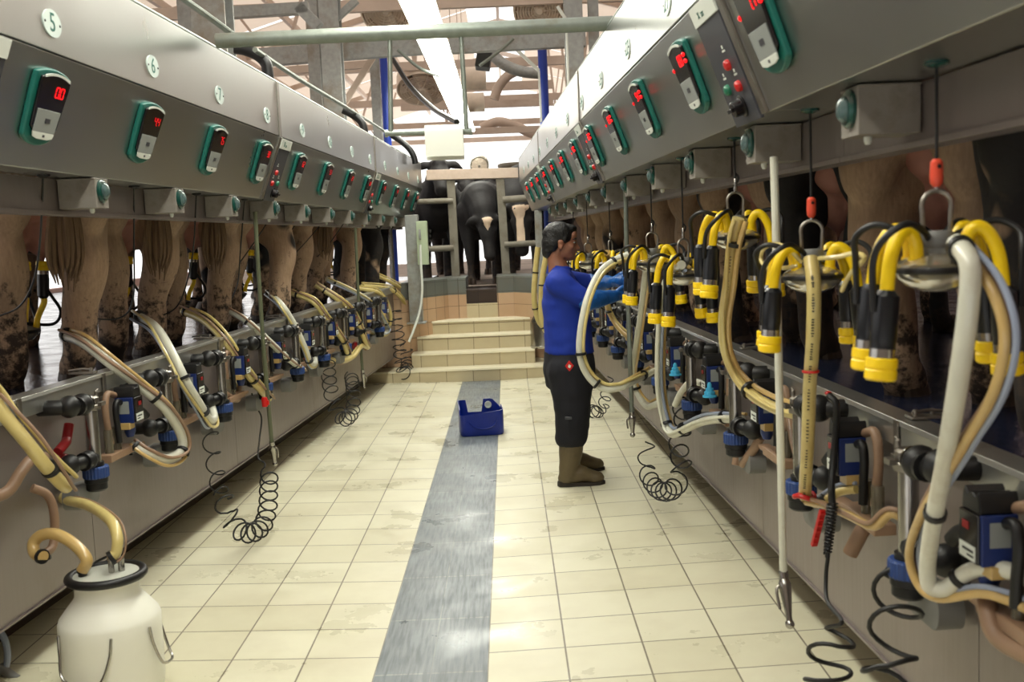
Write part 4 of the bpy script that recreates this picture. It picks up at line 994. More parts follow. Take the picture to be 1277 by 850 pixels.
CL_R = [(1168, 238, 0, 0, 'nearest hanging cluster with orange handle, at right edge of picture', 1.0), (1012, 275, 1, -8, 'second hanging cluster with orange handle, by the white sprayer hose', .98), (917, 240, 2, 8, 'third hanging cluster, highest, with black loops either side', 1.0),
        (852, 298, 0, 30, 'fourth hanging cluster, with wide white hose in front', 1.0), (813, 290, 1, 5, 'fifth hanging cluster, right of the worker with whitish hose', 1.0), (761, 300, 2, 60, 'cluster held in the worker gloved hands', 1.0), (733, 303, 0, 20, 'hanging cluster just in front of the worker face', 1.0), (716, 305, 1, 70, 'farthest hanging cluster behind the worker', 1.0)]
clus = []
for i, (px, py, v, rot, lb, sc_) in enumerate(CL_R):
    if used[v]: o = copy_tree(proto[v], ptree[v])
    else: o = proto[v]; used[v] = True
    p = CP(px, py); o.matrix_world = Matrix.Translation(p) @ Matrix.Rotation(math.radians(rot), 4, 'Z') @ Matrix.Scale(sc_, 4); clus.append(p)
    prop(o, lb, 'milking cluster', 'hanging milking clusters')
# cords from the cabinet underside with their handles
nmc = ['nearest hanging cluster', 'second hanging cluster', 'third hanging cluster', 'fourth hanging cluster', 'fifth hanging cluster', 'cluster the worker holds', 'cluster before the worker face', 'farthest hanging cluster']
for i, p in enumerate(clus):
    zt = SR.zl - .003 * (p.y - 6)
    root = empty('lift_cord', (p.x, p.y, zt), 'black lift cord holding the ' + nmc[i], 'cord', 'lift cords on the right')
    hb_ = .064 if i < 2 else .03
    mb = MB(); mb.tube([(p.x, p.y, zt), (p.x, p.y, p.z + hb_)], .0036, 6); mb.build('cord', M['black_cord'], root)
    mb = MB(); mb.lathe([(.026, 0), (.026, -.006), (.012, -.012)], Matrix.Translation((p.x, p.y, zt)), 16); mb.build('cord_guide', M['lens_green'], root)
    if i < 2:
        mb = MB(); mb.lathe([(.007, .066), (.0125, .060), (.0135, .03), (.0125, .016), (.006, .008)], Matrix.Translation(p), 12); mb.build('handle', M['orange'], root)
        mb = MB(); mb.cyl(p + Vector((0, -.0135, .05)), p + Vector((0, -.0155, .05)), .0045, 10); mb.build('handle_hole', M['black'], root)
        mb = MB(); mb.lathe([(.006, .012), (.004, -.002)], Matrix.Translation(p), 8); mb.build('swivel', M['steel'], root)
    else:
        mb = MB(); mb.lathe([(.004, .05), (.007, .045), (.007, .012), (.004, -.002)], Matrix.Translation(p), 10); mb.build('swivel', M['steel'], root)
        mb = MB(); mb.tube(spline([p + Vector((0, 0, .07)), p + Vector((.012, 0, .055)), p + Vector((.006, 0, .035)), p + Vector((-.006, 0, .04))], 4), .004, 6); mb.build('knot', M['black_cord'], root)
# clusters on the left, milking
att = make_attached(0); atr = tree_of(att); first = True
lcows = [o for o in bpy.data.objects if o.get('group') == 'cows standing in the left row']
lclaw = []
pl_n = ['nearest cow', 'second cow', 'third cow', 'fourth cow', 'fifth cow', 'sixth cow', 'seventh cow', 'eighth cow', 'farthest black cow']
for i, c in enumerate(lcows):
    o = att if first else copy_tree(att, atr); first = False
    Mx = c.matrix_world
    p = Mx @ Vector((.20, 0, .235)); o.matrix_world = Matrix.Translation(p) @ Mx.to_3x3().normalized().to_4x4(); lclaw.append(p)
    prop(o, 'yellow and black cluster attached under the left row, ' + pl_n[i], 'milking cluster', 'clusters milking the left row')

# ------------------------------------------------------------------ hose bundles
def bundle(pts, label, main='hose_white', r=.0165, thin=(('hose_yellow', .008, 1.0), ('hose_blue', .006, 1.5)), clips=(), spread=1.0, group=None, cat='hose', marks=None, clipm='black'):
    C = spline(pts, 7); r *= 1.2
    root = empty('milk_hose', C[0], label, cat, group)
    n = len(C); T = [(C[min(i + 1, n - 1)] - C[max(i - 1, 0)]).normalized() for i in range(n)]
    N0 = Vector((0, 1, 0)); N = []
    for t in T:
        v = N0 - t * N0.dot(t)
        v = v.normalized() if v.length > 1e-3 else Vector((1, 0, 0)); N.append(v); N0 = v
    mb = MB(); mb.tube(C, r, 12); mb.build('milk_line', M[main], root)
    for j, (m, rr, ph) in enumerate(thin):
        P = []
        for i in range(n):
            B = T[i].cross(N[i]); a = ph + .35 * math.sin(i * .11 + j); bow = 1.05 + .16 * math.sin(i * .16 + j * 2)
            P.append(C[i] + (N[i] * math.cos(a) + B * math.sin(a)) * (r + rr) * bow * spread)
        mb = MB(); mb.tube(P, rr, 8); mb.build('pulse_line', M[m], root)
    if marks:
        t0, t1, cnt = marks; mb = MB(); Rm = random.Random(5)
        for q in range(cnt):
            if q % 9 in (6, 7): continue
            i = min(int((t0 + (t1 - t0) * q / cnt) * (n - 1)), n - 2); f = (t0 + (t1 - t0) * q / cnt) * (n - 1) - i; c = C[i].lerp(C[i + 1], f)
            tow = CAM - c; tow = (tow - T[i] * tow.dot(T[i])).normalized(); sd = T[i].cross(tow)
            F_ = frame(c + tow * (r + .0004), sd, T[i], tow); wq = Rm.choice((.007, .008, .005))
            mb.box((.002, 0, 0), (wq, .0035, .0012), F_)
        mb.build('lettering', M['ink'], root, smooth=0)
    for t in clips:
        i = min(int(t * (n - 1)), n - 2); c = C[i]
        off = Vector((0, 0, 0))
        if thin:
            B = T[i].cross(N[i]); a = thin[0][2]; off = (N[i] * math.cos(a) + B * math.sin(a)) * thin[0][1]
        mb = MB(); rr = r + (thin[0][1] * 1.1 if thin else .003); ax = T[i] * .0075
        mb.tube([c + off - ax, c + off + ax], rr + .003, 14); mb.box(c + off + N[i] * (rr + .004), (.014, .014, .014)); mb.build('clip', M[clipm], root, bevel=.001)
    return root
def LB(l): return [LW(x, y, o) for x, y, o in l]
def RB(l): return [RW(x, y, o if o < .1 else .1 + (o - .1) * .70) for x, y, o in l]
gL = 'hose bundles over the left rail'
TH = (('hose_yellow', .0085, 1.0), ('hose_brown', .007, 1.9))
TH2 = (('hose_yellow', .008, 2.6), ('hose_blue', .007, 3.4))
bundle(LB([(-130, 415, -.28), (-85, 438, -.1), (-40, 470, .02), (-12, 495, .05), (10, 523, .1), (35, 553, .16), (56, 580, .2), (74, 600, .21), (83, 607, .2)]), 'thick yellowish hose bundle crossing the rail at left picture edge', 'hose_yellow', .021, TH, (.80,), 1.35, gL)
bundle(LB([(80, 418, -.25), (105, 428, -.1), (140, 455, .03), (175, 482, .12), (205, 508, .2), (225, 540, .22), (226, 562, .22), (208, 572, .2), (185, 565, .15), (165, 553, .08)]), 'white hose bundle looping widest below the nearest udder', 'hose_white', .0195, (('hose_amber', .008, 1.2), ('hose_brown', .008, 2.1)), (.02, .40, .68, .97), 1.0, gL)
bundle(LB([(172, 393, -.3), (195, 408, -.1), (215, 440, .06), (232, 475, .14), (250, 505, .16), (261, 523, .16), (267, 519, .14), (260, 498, .08), (248, 486, .04), (230, 488, .02)]), 'white hose bundle dropping steeply under the second cow', 'hose_white', .0185, TH2, (.02, .33, .48), 1.3, gL)
bundle(LB([(228, 388, -.3), (255, 400, -.12), (280, 425, .03), (300, 455, .1), (320, 480, .14), (335, 497, .14)]), 'yellow hose bundle ending beside the red tipped sprayer hose', 'hose_yellow', .0195, TH, (.05, .75), 1.1, gL)
bundle(LB([(335, 497, .14), (326, 487, .10), (314, 478, .06), (300, 476, .03), (285, 485, .02)]), 'short cream hose arching from wall to the yellow bundle', 'hose_yellow', .0185, (), (), 1, gL)
bundle(LB([(280, 385, -.2), (305, 398, -.02), (330, 420, .08), (357, 445, .14), (378, 461, .14)]), 'white hose bundle lying straight across the rail behind sprayer hose', 'hose_white', .0185, (('hose_brown', .007, 2.2),), (.05, .3, .78), 1, gL)
bundle(LB([(335, 365, -.2), (350, 378, 0), (365, 400, .08), (380, 432, .14), (387, 452, .15), (393, 452, .12), (391, 437, .06), (380, 429, .03), (367, 435, .02)]), 'greenish white hose bundle curling back under the rail', 'hose_white', .017, TH2, (.03, .48), 1, gL)
bundle(LB([(362, 365, -.2), (390, 376, 0), (405, 395, .08), (416, 408, .1), (428, 426, .14), (433, 442, .14), (427, 430, .1), (417, 418, .06), (402, 417, .02)]), 'yellow hose bundle over the rail under plate 10', 'hose_yellow', .018, TH, (.05, .3, .5), 1, gL)
bundle(LB([(393, 355, -.2), (430, 380, .05), (445, 400, .1), (455, 425, .15), (459, 433, .15), (451, 431, .12), (440, 445, .1), (425, 450, .06), (405, 446, .02)]), 'long pale yellow hose bundle past the second sprayer hose', 'hose_yellow', .0185, TH, (.05, .28), 1, gL)
bundle(LB([(407, 347, -.2), (440, 362, 0), (465, 378, .08), (477, 395, .1), (483, 410, .1), (478, 417, .1), (465, 415, .05), (455, 411, .02)]), 'wide whitish hose bundle over the far left rail', 'hose_white', .019, TH2, (.05, .5), 1.1, gL)
bundle(LB([(447, 360, -.1), (470, 364, .05), (482, 378, .1), (487, 393, .1), (486, 405, .08)]), 'yellow hose curving down near the far left rail end', 'hose_yellow', .018, TH[:1], (.9,), 1, gL)
bundle(LB([(452, 356, -.1), (485, 360, .02), (502, 374, .1), (506, 388, .1), (500, 397, .06)]), 'pale hose curving down second from the left end post', 'hose_yellow', .019, TH[:1], (.35,), 1, gL)
bundle(LB([(464, 341, -.1), (492, 354, .05), (508, 367, .08), (517, 384, .08)]), 'pale hose ending against the left end post', 'hose_yellow', .018, TH[:1], (.05, .5), 1, gL)
gR = 'hose bundles of the right clusters'
bundle(RB([(1193, 303, .395), (1209, 328, .41), (1208, 380, .41), (1199, 450, .40), (1188, 520, .37), (1178, 578, .33), (1166, 640, .29), (1157, 700, .25), (1160, 730, .23), (1180, 733, .19), (1210, 712, .14), (1245, 708, .10), (1290, 724, .05)]), 'thick whitish hose from the nearest cluster looping low at right', 'hose_white', .0165, (), (.03, .5, .80), 1, gR)
bundle(RB([(1200, 312, .38), (1236, 360, .36), (1253, 420, .34), (1240, 487, .33), (1208, 545, .32), (1186, 582, .315), (1150, 640, .285), (1134, 690, .25), (1146, 730, .22), (1172, 746, .19), (1222, 740, .14), (1260, 750, .09), (1300, 770, .06)]), 'thin yellowish hose pair bowing out from the nearest cluster', 'hose_amber', .009, (('hose_blue', .007, 2.0), ('hose_brown', .007, .5)), (), 1, gR)
bundle(RB([(1011, 322, .40), (1015, 360, .41), (1014, 420, .40), (1010, 480, .37), (1007, 560, .33), (1004, 612, .28), (1006, 622, .27)]), 'long amber printed hose hanging from the second cluster', 'hose_yellow', .0165, (('hose_amber', .009, .3), ), (), 1, gR, marks=(.12, .9, 90))
bundle(RB([(1004, 622, .26), (1022, 628, .22), (1045, 614, .15), (1068, 610, .10)]), 'pale hose from the red ring to the meter', 'hose_yellow', .011, (('hose_blue', .006, 1.2),), (.45,), 1, gR)
bundle(RB([(1006, 625, .26), (1030, 630, .22), (1060, 643, .18), (1090, 656, .15), (1112, 640, .12), (1138, 655, .06)]), 'amber hose sagging right of the red ring', 'hose_amber', .011, (('hose_brown', .007, 2.0),), (), 1, gR)
bundle(RB([(921, 272, .41), (914, 300, .43), (909, 350, .42), (903, 395, .40), (905, 435, .36), (918, 468, .30), (938, 492, .25), (965, 508, .2), (990, 515, .14), (1010, 520, .08)]), 'amber printed hose from the third cluster sweeping behind sprayer hose', 'hose_yellow', .018, (('hose_amber', .010, 2.4), ('hose_yellow', .007, 3.4)), (.12, .66), 1, gR, marks=(.15, .85, 90))
bundle(RB([(850, 330, .40), (834, 345, .42), (826, 375, .42), (822, 430, .40), (822, 485, .36), (829, 525, .32), (838, 541, .29), (852, 536, .24), (875, 526, .18), (900, 522, .13), (925, 523, .08)]), 'wide bluish white hose bundle of the fourth cluster', 'hose_white', .017, (('hose_blue', .008, 2.2), ('hose_amber', .008, 1.2), ('hose_white', .008, 3.4)), (.03, .52, .70, .92), 1, gR)
bundle(RB([(808, 318, .40), (805, 345, .40), (799, 395, .36), (793, 435, .32), (789, 465, .29), (795, 490, .24), (806, 506, .2), (815, 505, .16), (826, 500, .1)]), 'whitish hose of the fifth cluster hanging beside pole sprayer', 'hose_white', .0165, (('hose_amber', .008, 2.4),), (.6,), 1.1, gR)
bundle(RB([(788, 478, .26), (803, 470, .2), (818, 461, .14), (832, 460, .08)]), 'short white hose arching behind the fifth cluster hose', 'hose_white', .014, (), (), 1, gR)
bundle(RB([(842, 505, .16), (850, 488, .13), (862, 476, .09), (876, 478, .05)]), 'white hose arching to the meter under the fourth cluster', 'hose_white', .015, (), (), 1, gR)
bundle([at(784, 317, 6.35), at(765, 325, 6.35), at(746, 342, 6.3), at(731, 376, 6.22), at(723, 420, 6.18), at(724, 448, 6.18), at(734, 470, 6.2), at(751, 484, 6.2), at(770, 484, 6.2), at(787, 477, 6.25), RW(812, 464, .12)], 'large hose loop hanging in front of the worker', 'hose_white', .0165, (('hose_yellow', .010, 2.4), ('hose_amber', .009, 1.4)), (.10, .48, .66, .97), 1, gR)
bundle(RB([(757, 315, .41), (752, 340, .4), (756, 375, .36), (766, 400, .28), (782, 418, .18), (797, 424, .08)]), 'amber hose bundle from the cluster the worker holds', 'hose_amber', .018, (('hose_yellow', .009, 2.3),), (.5,), 1, gR)
bundle([at(671, 308, 11.6), at(668, 335, 11.6), at(666, 372, 11.6), at(671, 398, 11.65), at(681, 412, 11.7)], 'cream hose hanging by the right end post, left one', 'hose_yellow', .026, (), (.3, .62), 1, 'hoses by the right end post')
bundle([at(681, 320, 11.3), at(676, 350, 11.3), at(675, 392, 11.3), at(679, 410, 11.3), at(688, 416, 11.3)], 'cream hose hanging by the right end post, right one', 'hose_yellow', .026, (), (.3, .72), 1, 'hoses by the right end post')
bundle(RB([(740, 378, .08), (760, 376, .1), (775, 372, .08)]), 'short white hose under the rail behind the worker', 'hose_white', .013, (), (), 1, gR)
# printing along the two amber hoses
for lst, lab in (([(1006, 400, .405), (1004, 440, .395)], 'a'), ([(1002, 505, .365), (998, 600, .30)], 'b')): pass
# loops of clear tube at the second cluster
mb = MB(); mb.tube(spline([CP(1000, 327, .04), CP(985, 312, .07), CP(968, 304, .08), CP(953, 310, .08), CP(949, 324, .08), CP(958, 334, .08), CP(978, 334, .08), CP(995, 331, .05)], 7), .0062, 8)
prop(mb.build('clear_tube', M['hose_yellow']), 'clear yellowish tube looping left of the second hanging cluster', 'tube', 'clear tubes at the second cluster')
mb = MB(); mb.tube(spline([CP(1022, 322, .04), CP(1045, 320, .06), CP(1065, 316, .06), CP(1078, 322, .05), CP(1060, 342, .05), CP(1050, 362, .04)], 7), .0062, 8)
prop(mb.build('clear_tube', M['hose_yellow']), 'clear yellowish tube curving right of the second hanging cluster', 'tube', 'clear tubes at the second cluster')
# red ring and red tag on the amber hose
p = RW(1003, 618, .226); mb = MB(); ringp = [p + Vector((.030 * math.cos(2 * PI * k / 18), .030 * math.sin(2 * PI * k / 18), .006 * math.sin(2 * PI * k / 18 * 2))) for k in range(18)]; mb.tube(ringp, .0085, 8, closed=True)
prop(mb.build('red_ring', M['red']), 'red rubber ring at the foot of the amber printed hose', 'ring')
p = RW(1011, 463, .30); mb = MB(); mb.tube([p + Vector((.021 * math.cos(2 * PI * k / 18), .021 * math.sin(2 * PI * k / 18), 0)) for k in range(18)], .004, 8, closed=True)
prop(mb.build('red_ring', M['red']), 'thin red band around the amber hose over the rail', 'ring')
a, b = RW(1026, 636, .20), RW(1015, 680, .21); mb = MB(); bar(mb, a, b, .020, .012); 
for k in range(6): mb.box(a + (b - a) * (k + .5) / 6 + Vector((0, -.009, 0)), (.016, .006, .004))
prop(mb.build('red_tag', M['red'], smooth=0, bevel=.002), 'red ribbed plastic tag hanging beside the black spring', 'tag')
# black spring strain relief with its cable
sp = empty('strain_relief', RW(1033, 640, .22), 'black spring sleeve and valve stem at the second cluster meter', 'spring')
a, b = RW(1038, 628, .21), RW(1032, 690, .23)
mb = MB(); ax = (b - a); n = 130; u1 = Vector((1, 0, 0)); u2 = Vector((0, 1, 0))
mb.tube([a + ax * k / n + (u1 * math.cos(k * .75) + u2 * math.sin(k * .75)) * (.016 - .005 * k / n) for k in range(n + 1)], .0028, 5); mb.build('spring', M['black'], sp)
mb = MB(); mb.tube([a - ax * .02, b + ax * .08], [.012, .007], 8); mb.build('sleeve', M['black'], sp)
mb = MB(); mb.tube(spline([RW(1034, 493, .16), RW(1043, 505, .15), RW(1042, 540, .15), RW(1037, 600, .18), RW(1038, 630, .21)], 5), .011, 10); mb.build('stem', M['black'], sp)
mb = MB(); mb.ell(RW(1033, 490, .16), (.011, .011, .007)); o = mb.build('stem_tip', M['red'], sp)
# cords running to the left clusters
LCp = [[(54, 216), (50, 300), (42, 350), (24, 382), (-6, 396)], [(167, 228), (167, 300), (166, 372), (150, 396), (112, 396), (78, 384)], [(245, 240), (241, 310), (233, 352), (222, 380), (205, 392), (175, 398)], [(305, 248), (300, 310), (297, 350), (290, 370), (284, 384)]]
for i, l in enumerate(LCp):
    n = len(l); pts = []
    for k, (x, y) in enumerate(l):
        t = k / (n - 1); pts.append(atx(x, y, -1.85 * (1 - t) + (-2.50) * t, HS * (1 - t) + LS * t))
    root = empty('lift_cord', pts[0], 'thin black cord hanging slack on the left, ' + ['nearest, beside the first udder', 'in front of the second cow leg', 'before the third cow', 'just left of the sprayer hose'][i], 'cord', 'slack cords on the left')
    mb = MB(); mb.tube(spline(pts, 6), .0042, 6); mb.build('cord', M['black_cord'], root)
    mb = MB(); mb.lathe([(.024, 0), (.024, -.006), (.01, -.012)], Matrix.Translation((pts[0].x, pts[0].y, SL.zl - .003 * (pts[0].y - 6))), 14); mb.build('cord_guide', M['black'], root)
for i, (a, b) in enumerate([((349, 252), (286, 345)), ((384, 258), (342, 312)), ((412, 265), (352, 332)), ((429, 278), (396, 320))]):
    p, q = atx(a[0], a[1], -1.85, HS), atx(b[0], b[1], -2.35, LS)
    mb = MB(); mb.tube(spline([p, (p + q) / 2 - Vector((0, 0, .015)), q], 6), .0042, 6)
    prop(mb.build('lift_cord', M['black_cord']), 'thin black cord slanting tight on the left, ' + ['crossing the sprayer hose', 'under plate 10', 'under plate 11', 'under plate 12'][i], 'cord', 'slanting cords on the left')
# ------------------------------------------------------------------ meters and pulsators under the rails
def wall_frame(side, Y, z):
    f, s = (lx, LS) if side < 0 else (rx, RS)
    u = Vector((s, 1, 0)).normalized() * (1 if side < 0 else -1); v = Vector((0, 0, 1)); w = u.cross(v)
    return frame(Vector((f(Y), Y, z)), u, v, w)
def elbow(mb, P, r, n=6): mb.tube(spline(P, n), r, 12)
def make_meter():
    root = empty('milk_meter'); W = dict(world=False)
    mb = MB(); mb.lathe([(.0205, -.085), (.0205, .085)], Matrix.Translation((0, 0, .10)) @ Matrix.Rotation(-PI / 2, 4, 'X'), 18); t = mb.build('sight_tube', M['steel'], root, **W)
    mb = MB(); V = Matrix.Translation((0, 0, .10)) @ Matrix.Rotation(-PI / 2, 4, 'X')
    mb.lathe([(.030, .085), (.031, .10), (.027, .104), (.027, .124), (.020, .130)], V, 16); mb.box((.0, .105, .138), (.03, .012, .014)); mb.cyl((.026, .112, .11), (.026, .142, .11), .006); mb.cyl((.018, .140, .11), (.036, .146, .11), .004); mb.build('top_clamp', M['steel_dull'], root, bevel=.001, **W)
    mb = MB(); elbow(mb, [(-.01, .112, .10), (-.06, .11, .10), (-.10, .112, .09), (-.13, .115, .05), (-.135, .115, 0)], .024); 
    for x in (-.045, -.085): mb.cyl((x - .006, .111, .1), (x + .006, .111, .1), .030)
    mb.ell((-.056, .112, .10), (.028, .036, .036)); mb.ell((-.108, .114, .085), (.034, .036, .034))
    mb.build('inlet_elbow', M['black'], root, **W)
    mb = MB(); mb.cyl((-.062, .1105, .10), (-.056, .1105, .10), .0285); mb.cyl((-.028, .1115, .1), (-.022, .1115, .1), .0285); mb.build('hose_clamp', M['steel'], root, **W)
    mb = MB(); mb.lathe([(.028, -.085), (.028, -.098)], V, 16); elbow(mb, [(-.01, -.07, .10), (-.06, -.068, .10), (-.10, -.07, .08), (-.12, -.07, 0)], .022); mb.cyl((-.075, -.069, .098), (-.062, -.069, .1), .03); mb.ell((-.045, -.069, .1), (.022, .031, .031)); mb.ell((-.105, -.07, .07), (.03, .034, .034)); mb.build('outlet_elbow', M['black'], root, **W)
    mb = MB(); vs = []; n = 48
    ring = lambda y, a: [Vector(((a + (.0022 if k % 2 else 0)) * math.cos(2 * PI * k / n), y, .10 + (a + (.0022 if k % 2 else 0)) * math.sin(2 * PI * k / n))) for k in range(n)]
    mb.loft([ring(-.098, .036), ring(-.102, .039), ring(-.132, .039), ring(-.136, .036)]); mb.build('ribbed_ring', M['ring_blue'], root, smooth=20, **W)
    mb = MB(); mb.lathe([(.037, -.136), (.037, -.15), (.034, -.152), (.034, -.172), (.028, -.178)], V, 20); mb.build('gear_body', M['black'], root, **W)
    mb = MB(); mb.prism(rounded(.15, .075, .03), .0, .055, Matrix.Translation((-.005, -.192, .02)))
    for k in range(6): mb.cyl((-.005 + .058 * math.cos(PI * k / 3), -.192 + .028 * math.sin(PI * k / 3), .053), (-.005 + .058 * math.cos(PI * k / 3), -.192 + .028 * math.sin(PI * k / 3), .063), .005, 8)
    mb.build('base_bracket', M['grey_pl'], root, bevel=.003, **W)
    mb = MB(); mb.cyl((-.01, -.192, .053), (-.01, -.192, .062), .027, 18); mb.build('port', M['black'], root, **W)
    return root
def make_pulsator():
    root = empty('pulsator'); W = dict(world=False)
    mb = MB(); mb.box((.0, 0, .09), (.078, .10, .08)); mb.build('dark_case', M['black_gloss'], root, bevel=.004, **W)
    mb = MB(); mb.box((-.042, 0, .088), (.009, .102, .072)); sd = mb.build('blue_side', M['blue'], root, bevel=.002, **W)
    mb = MB(); mb.box((-.0472, .012, .088), (.001, .05, .042)); mb.build('side_label', M['grey_key'], sd, smooth=0, **W)
    mb = MB(); mb.box((.0, -.030, .1308), (.064, .030, .0015)); mb.build('label', M['white_pl'], root, smooth=0, **W)
    mb = MB(); mb.box((-.004, -.026, .132), (.044, .005, .0008)); mb.box((-.014, -.036, .132), (.026, .004, .0008)); mb.build('lettering', M['ink'], root, smooth=0, **W)
    mb = MB(); mb.box((.008, .022, .1308), (.026, .016, .0015)); mb.build('red_mark', M['dark_red'], root, smooth=0, **W)
    mb = MB(); mb.prism([(-.038, .05), (.036, .05), (.034, .078), (.026, .098), (.012, .084), (-.004, .09), (-.018, .084), (-.030, .096), (-.037, .076)], .045, .125); mb.build('cap', M['black'], root, bevel=.004, **W)
    mb = MB(); mb.box((-.03, -.062, .08), (.05, .026, .06)); mb.build('foot_block', M['hose_amber'], root, bevel=.003, **W)
    mb = MB(); mb.lathe([(.022, 0), (.022, .03), (.014, .05)], Matrix.Translation((.0, -.062, .085)) @ Matrix.Rotation(PI / 2, 4, 'X'), 14); mb.build('blue_stub', M['blue'], root, **W)
    # tubes behind: two brown loops, a glassy column and the shelf
    mb = MB(); elbow(mb, [(-.03, .06, .05), (-.10, .075, .05), (-.125, .02, .05), (-.115, -.06, .05), (-.10, -.12, .05)], .013); mb.build('tube', M['hose_brown'], root, **W)
    mb = MB(); elbow(mb, [(-.03, .03, .075), (-.078, .04, .075), (-.092, 0, .075), (-.085, -.06, .075), (-.08, -.12, .075)], .012); mb.build('tube', M['black'], root, **W)
    mb = MB()
    for x in (-.13, -.06): mb.cyl((x, -.06, .055), (x, -.15, .055), .017)
    mb.build('glass_column', M['clear'], root, **W)
    mb = MB(); mb.box((-.06, -.165, .055), (.24, .03, .06)); mb.box((.1, -.172, .05), (.14, .016, .04)); mb.build('shelf', M['hose_brown'], root, bevel=.004, **W)
    mb = MB(); mb.cyl((.05, -.02, .08), (.085, -.02, .08), .026); elbow(mb, [(.08, -.02, .08), (.12, -.03, .085), (.15, -.055, .09)], .018); mb.build('connector', M['black'], root, **W)
    return root
mt = make_meter(); mtt = tree_of(mt); pu = make_pulsator(); put = tree_of(pu); f1 = f2 = True
onL = ['nearest, beside red pieces', 'under the second cow', 'under the third cow', 'beside the sprayer hose', 'past the sprayer hose', 'under plate 10', 'under plate 11', 'under plate 12', 'near the left end']
onR = ['nearest, behind the low hose loop', 'behind the amber printed hose', 'left of white sprayer hose', 'below the fourth cluster', 'beside the pole sprayer', 'right of the worker hip', 'behind the worker', 'far behind the worker', 'near the right end']
for side, Ya, dY, names in ((-1, 4.32, .80, onL), (1, 2.68, .89, onR)):
    for n in range(9):
        Y = Ya + dY * n
        if Y > 12.0: break
        o = mt if f1 else copy_tree(mt, mtt); f1 = False
        o.matrix_world = wall_frame(side, Y, .913) @ Matrix.Diagonal((1.3 * -side, 1.3, 1.3, 1))
        prop(o, 'milk meter with blue ribbed ring on %s wall, %s' % ('left' if side < 0 else 'right', names[n]), 'milk meter', 'milk meters on the %s wall' % ('left' if side < 0 else 'right'))
        o = pu if f2 else copy_tree(pu, put); f2 = False
        o.matrix_world = wall_frame(side, Y + .43 * -side * (1 if side < 0 else .85), .955) @ Matrix.Diagonal((1.15 * -side, 1.15, 1.15, 1))
        prop(o, 'blue and black pulsator box on %s wall, %s' % ('left' if side < 0 else 'right', names[n]), 'pulsator', 'pulsators on the %s wall' % ('left' if side < 0 else 'right'))
# light blue cones, red pieces, pipe stubs
for i, (px, py) in enumerate(((885, 470), (845, 452))):
    p = RW(885 if i == 0 else 842, 488 if i == 0 else 462, .14); mb = MB()
    mb.lathe([(.034, -.026), (.034, -.018), (.026, -.016), (.026, 0), (.019, .002), (.019, .016), (.012, .018), (.011, .034), (.005, .044)], Matrix.Translation(p), 18)
    prop(mb.build('rubber_cone', M['cone_blue']), 'light blue stepped cone on the right wall, ' + ('nearer and lower one' if i == 0 else 'farther and higher one'), 'cone', 'light blue cones')
p = LW(84, 556, .05); mb = MB(); elbow(mb, [p + Vector((0, -.09, -.005)), p + Vector((.01, -.04, .02)), p + Vector((0, .0, .03)), p + Vector((0, .035, .085))], .02); mb.ell(p + Vector((0, -.05, -.05)), (.03, .04, .03))
prop(mb.build('red_valve', M['dark_red']), 'red rubber valve on the left wall beside nearest sight tube', 'valve', 'red valves on the left wall')
for px, py, nm in ((378, 445, 'behind the greenish hose'), (443, 432, 'behind the long pale hose')):
    p = LW(px, py, .06); mb = MB(); elbow(mb, [p + Vector((0, -.06, 0)), p + Vector((0, 0, .03)), p + Vector((0, .03, -.05))], .024)
    prop(mb.build('red_valve', M['dark_red']), 'red rubber valve on the left wall, ' + nm, 'valve', 'red valves on the left wall')
stubs = [([(925, 540, .06), (922, 560, .08), (918, 580, .1)], .022, 'short stained pipe stub left of the sprayer hose'), ([(948, 545, .06), (940, 560, .08), (926, 578, .1)], .02, 'slanting stained pipe stub left of the sprayer hose'),
         ([(985, 520, .05), (990, 550, .08), (998, 580, .1)], .016, 'stained pipe slanting behind amber hose'), ([(1090, 640, .04), (1076, 660, .08), (1060, 690, .12)], .024, 'dirty pipe stub pointing down right of the black spring'),
         ([(1235, 720, .06), (1232, 760, .1), (1245, 795, .1), (1290, 820, .08)], .022, 'stained elbow pipe at lower right picture edge')]
for l, r, lb in stubs:
    mb = MB(); mb.tube(spline(RB(l), 5), r, 12); prop(mb.build('pipe_stub', M['hose_brown']), lb, 'pipe', 'stained pipe stubs')
lst = [([(-20, 625, .03), (10, 612, .06), (25, 590, .08), (40, 572, .08), (55, 570, .06)], .022, 'stained elbow pipe at left picture edge under the bundle'), ([(40, 608, .06), (60, 618, .1), (68, 645, .12), (66, 680, .12), (52, 692, .12)], .017, 'dark stained hose hanging behind the white can'), ([(298, 480, .05), (296, 498, .06), (280, 490, .07)], .018, 'stained pipe elbow left of the sprayer hose')]
for l, r, lb in lst:
    mb = MB(); mb.tube(spline(LB(l), 5), r, 12); prop(mb.build('pipe_stub', M['hose_brown']), lb, 'pipe', 'stained pipe stubs')

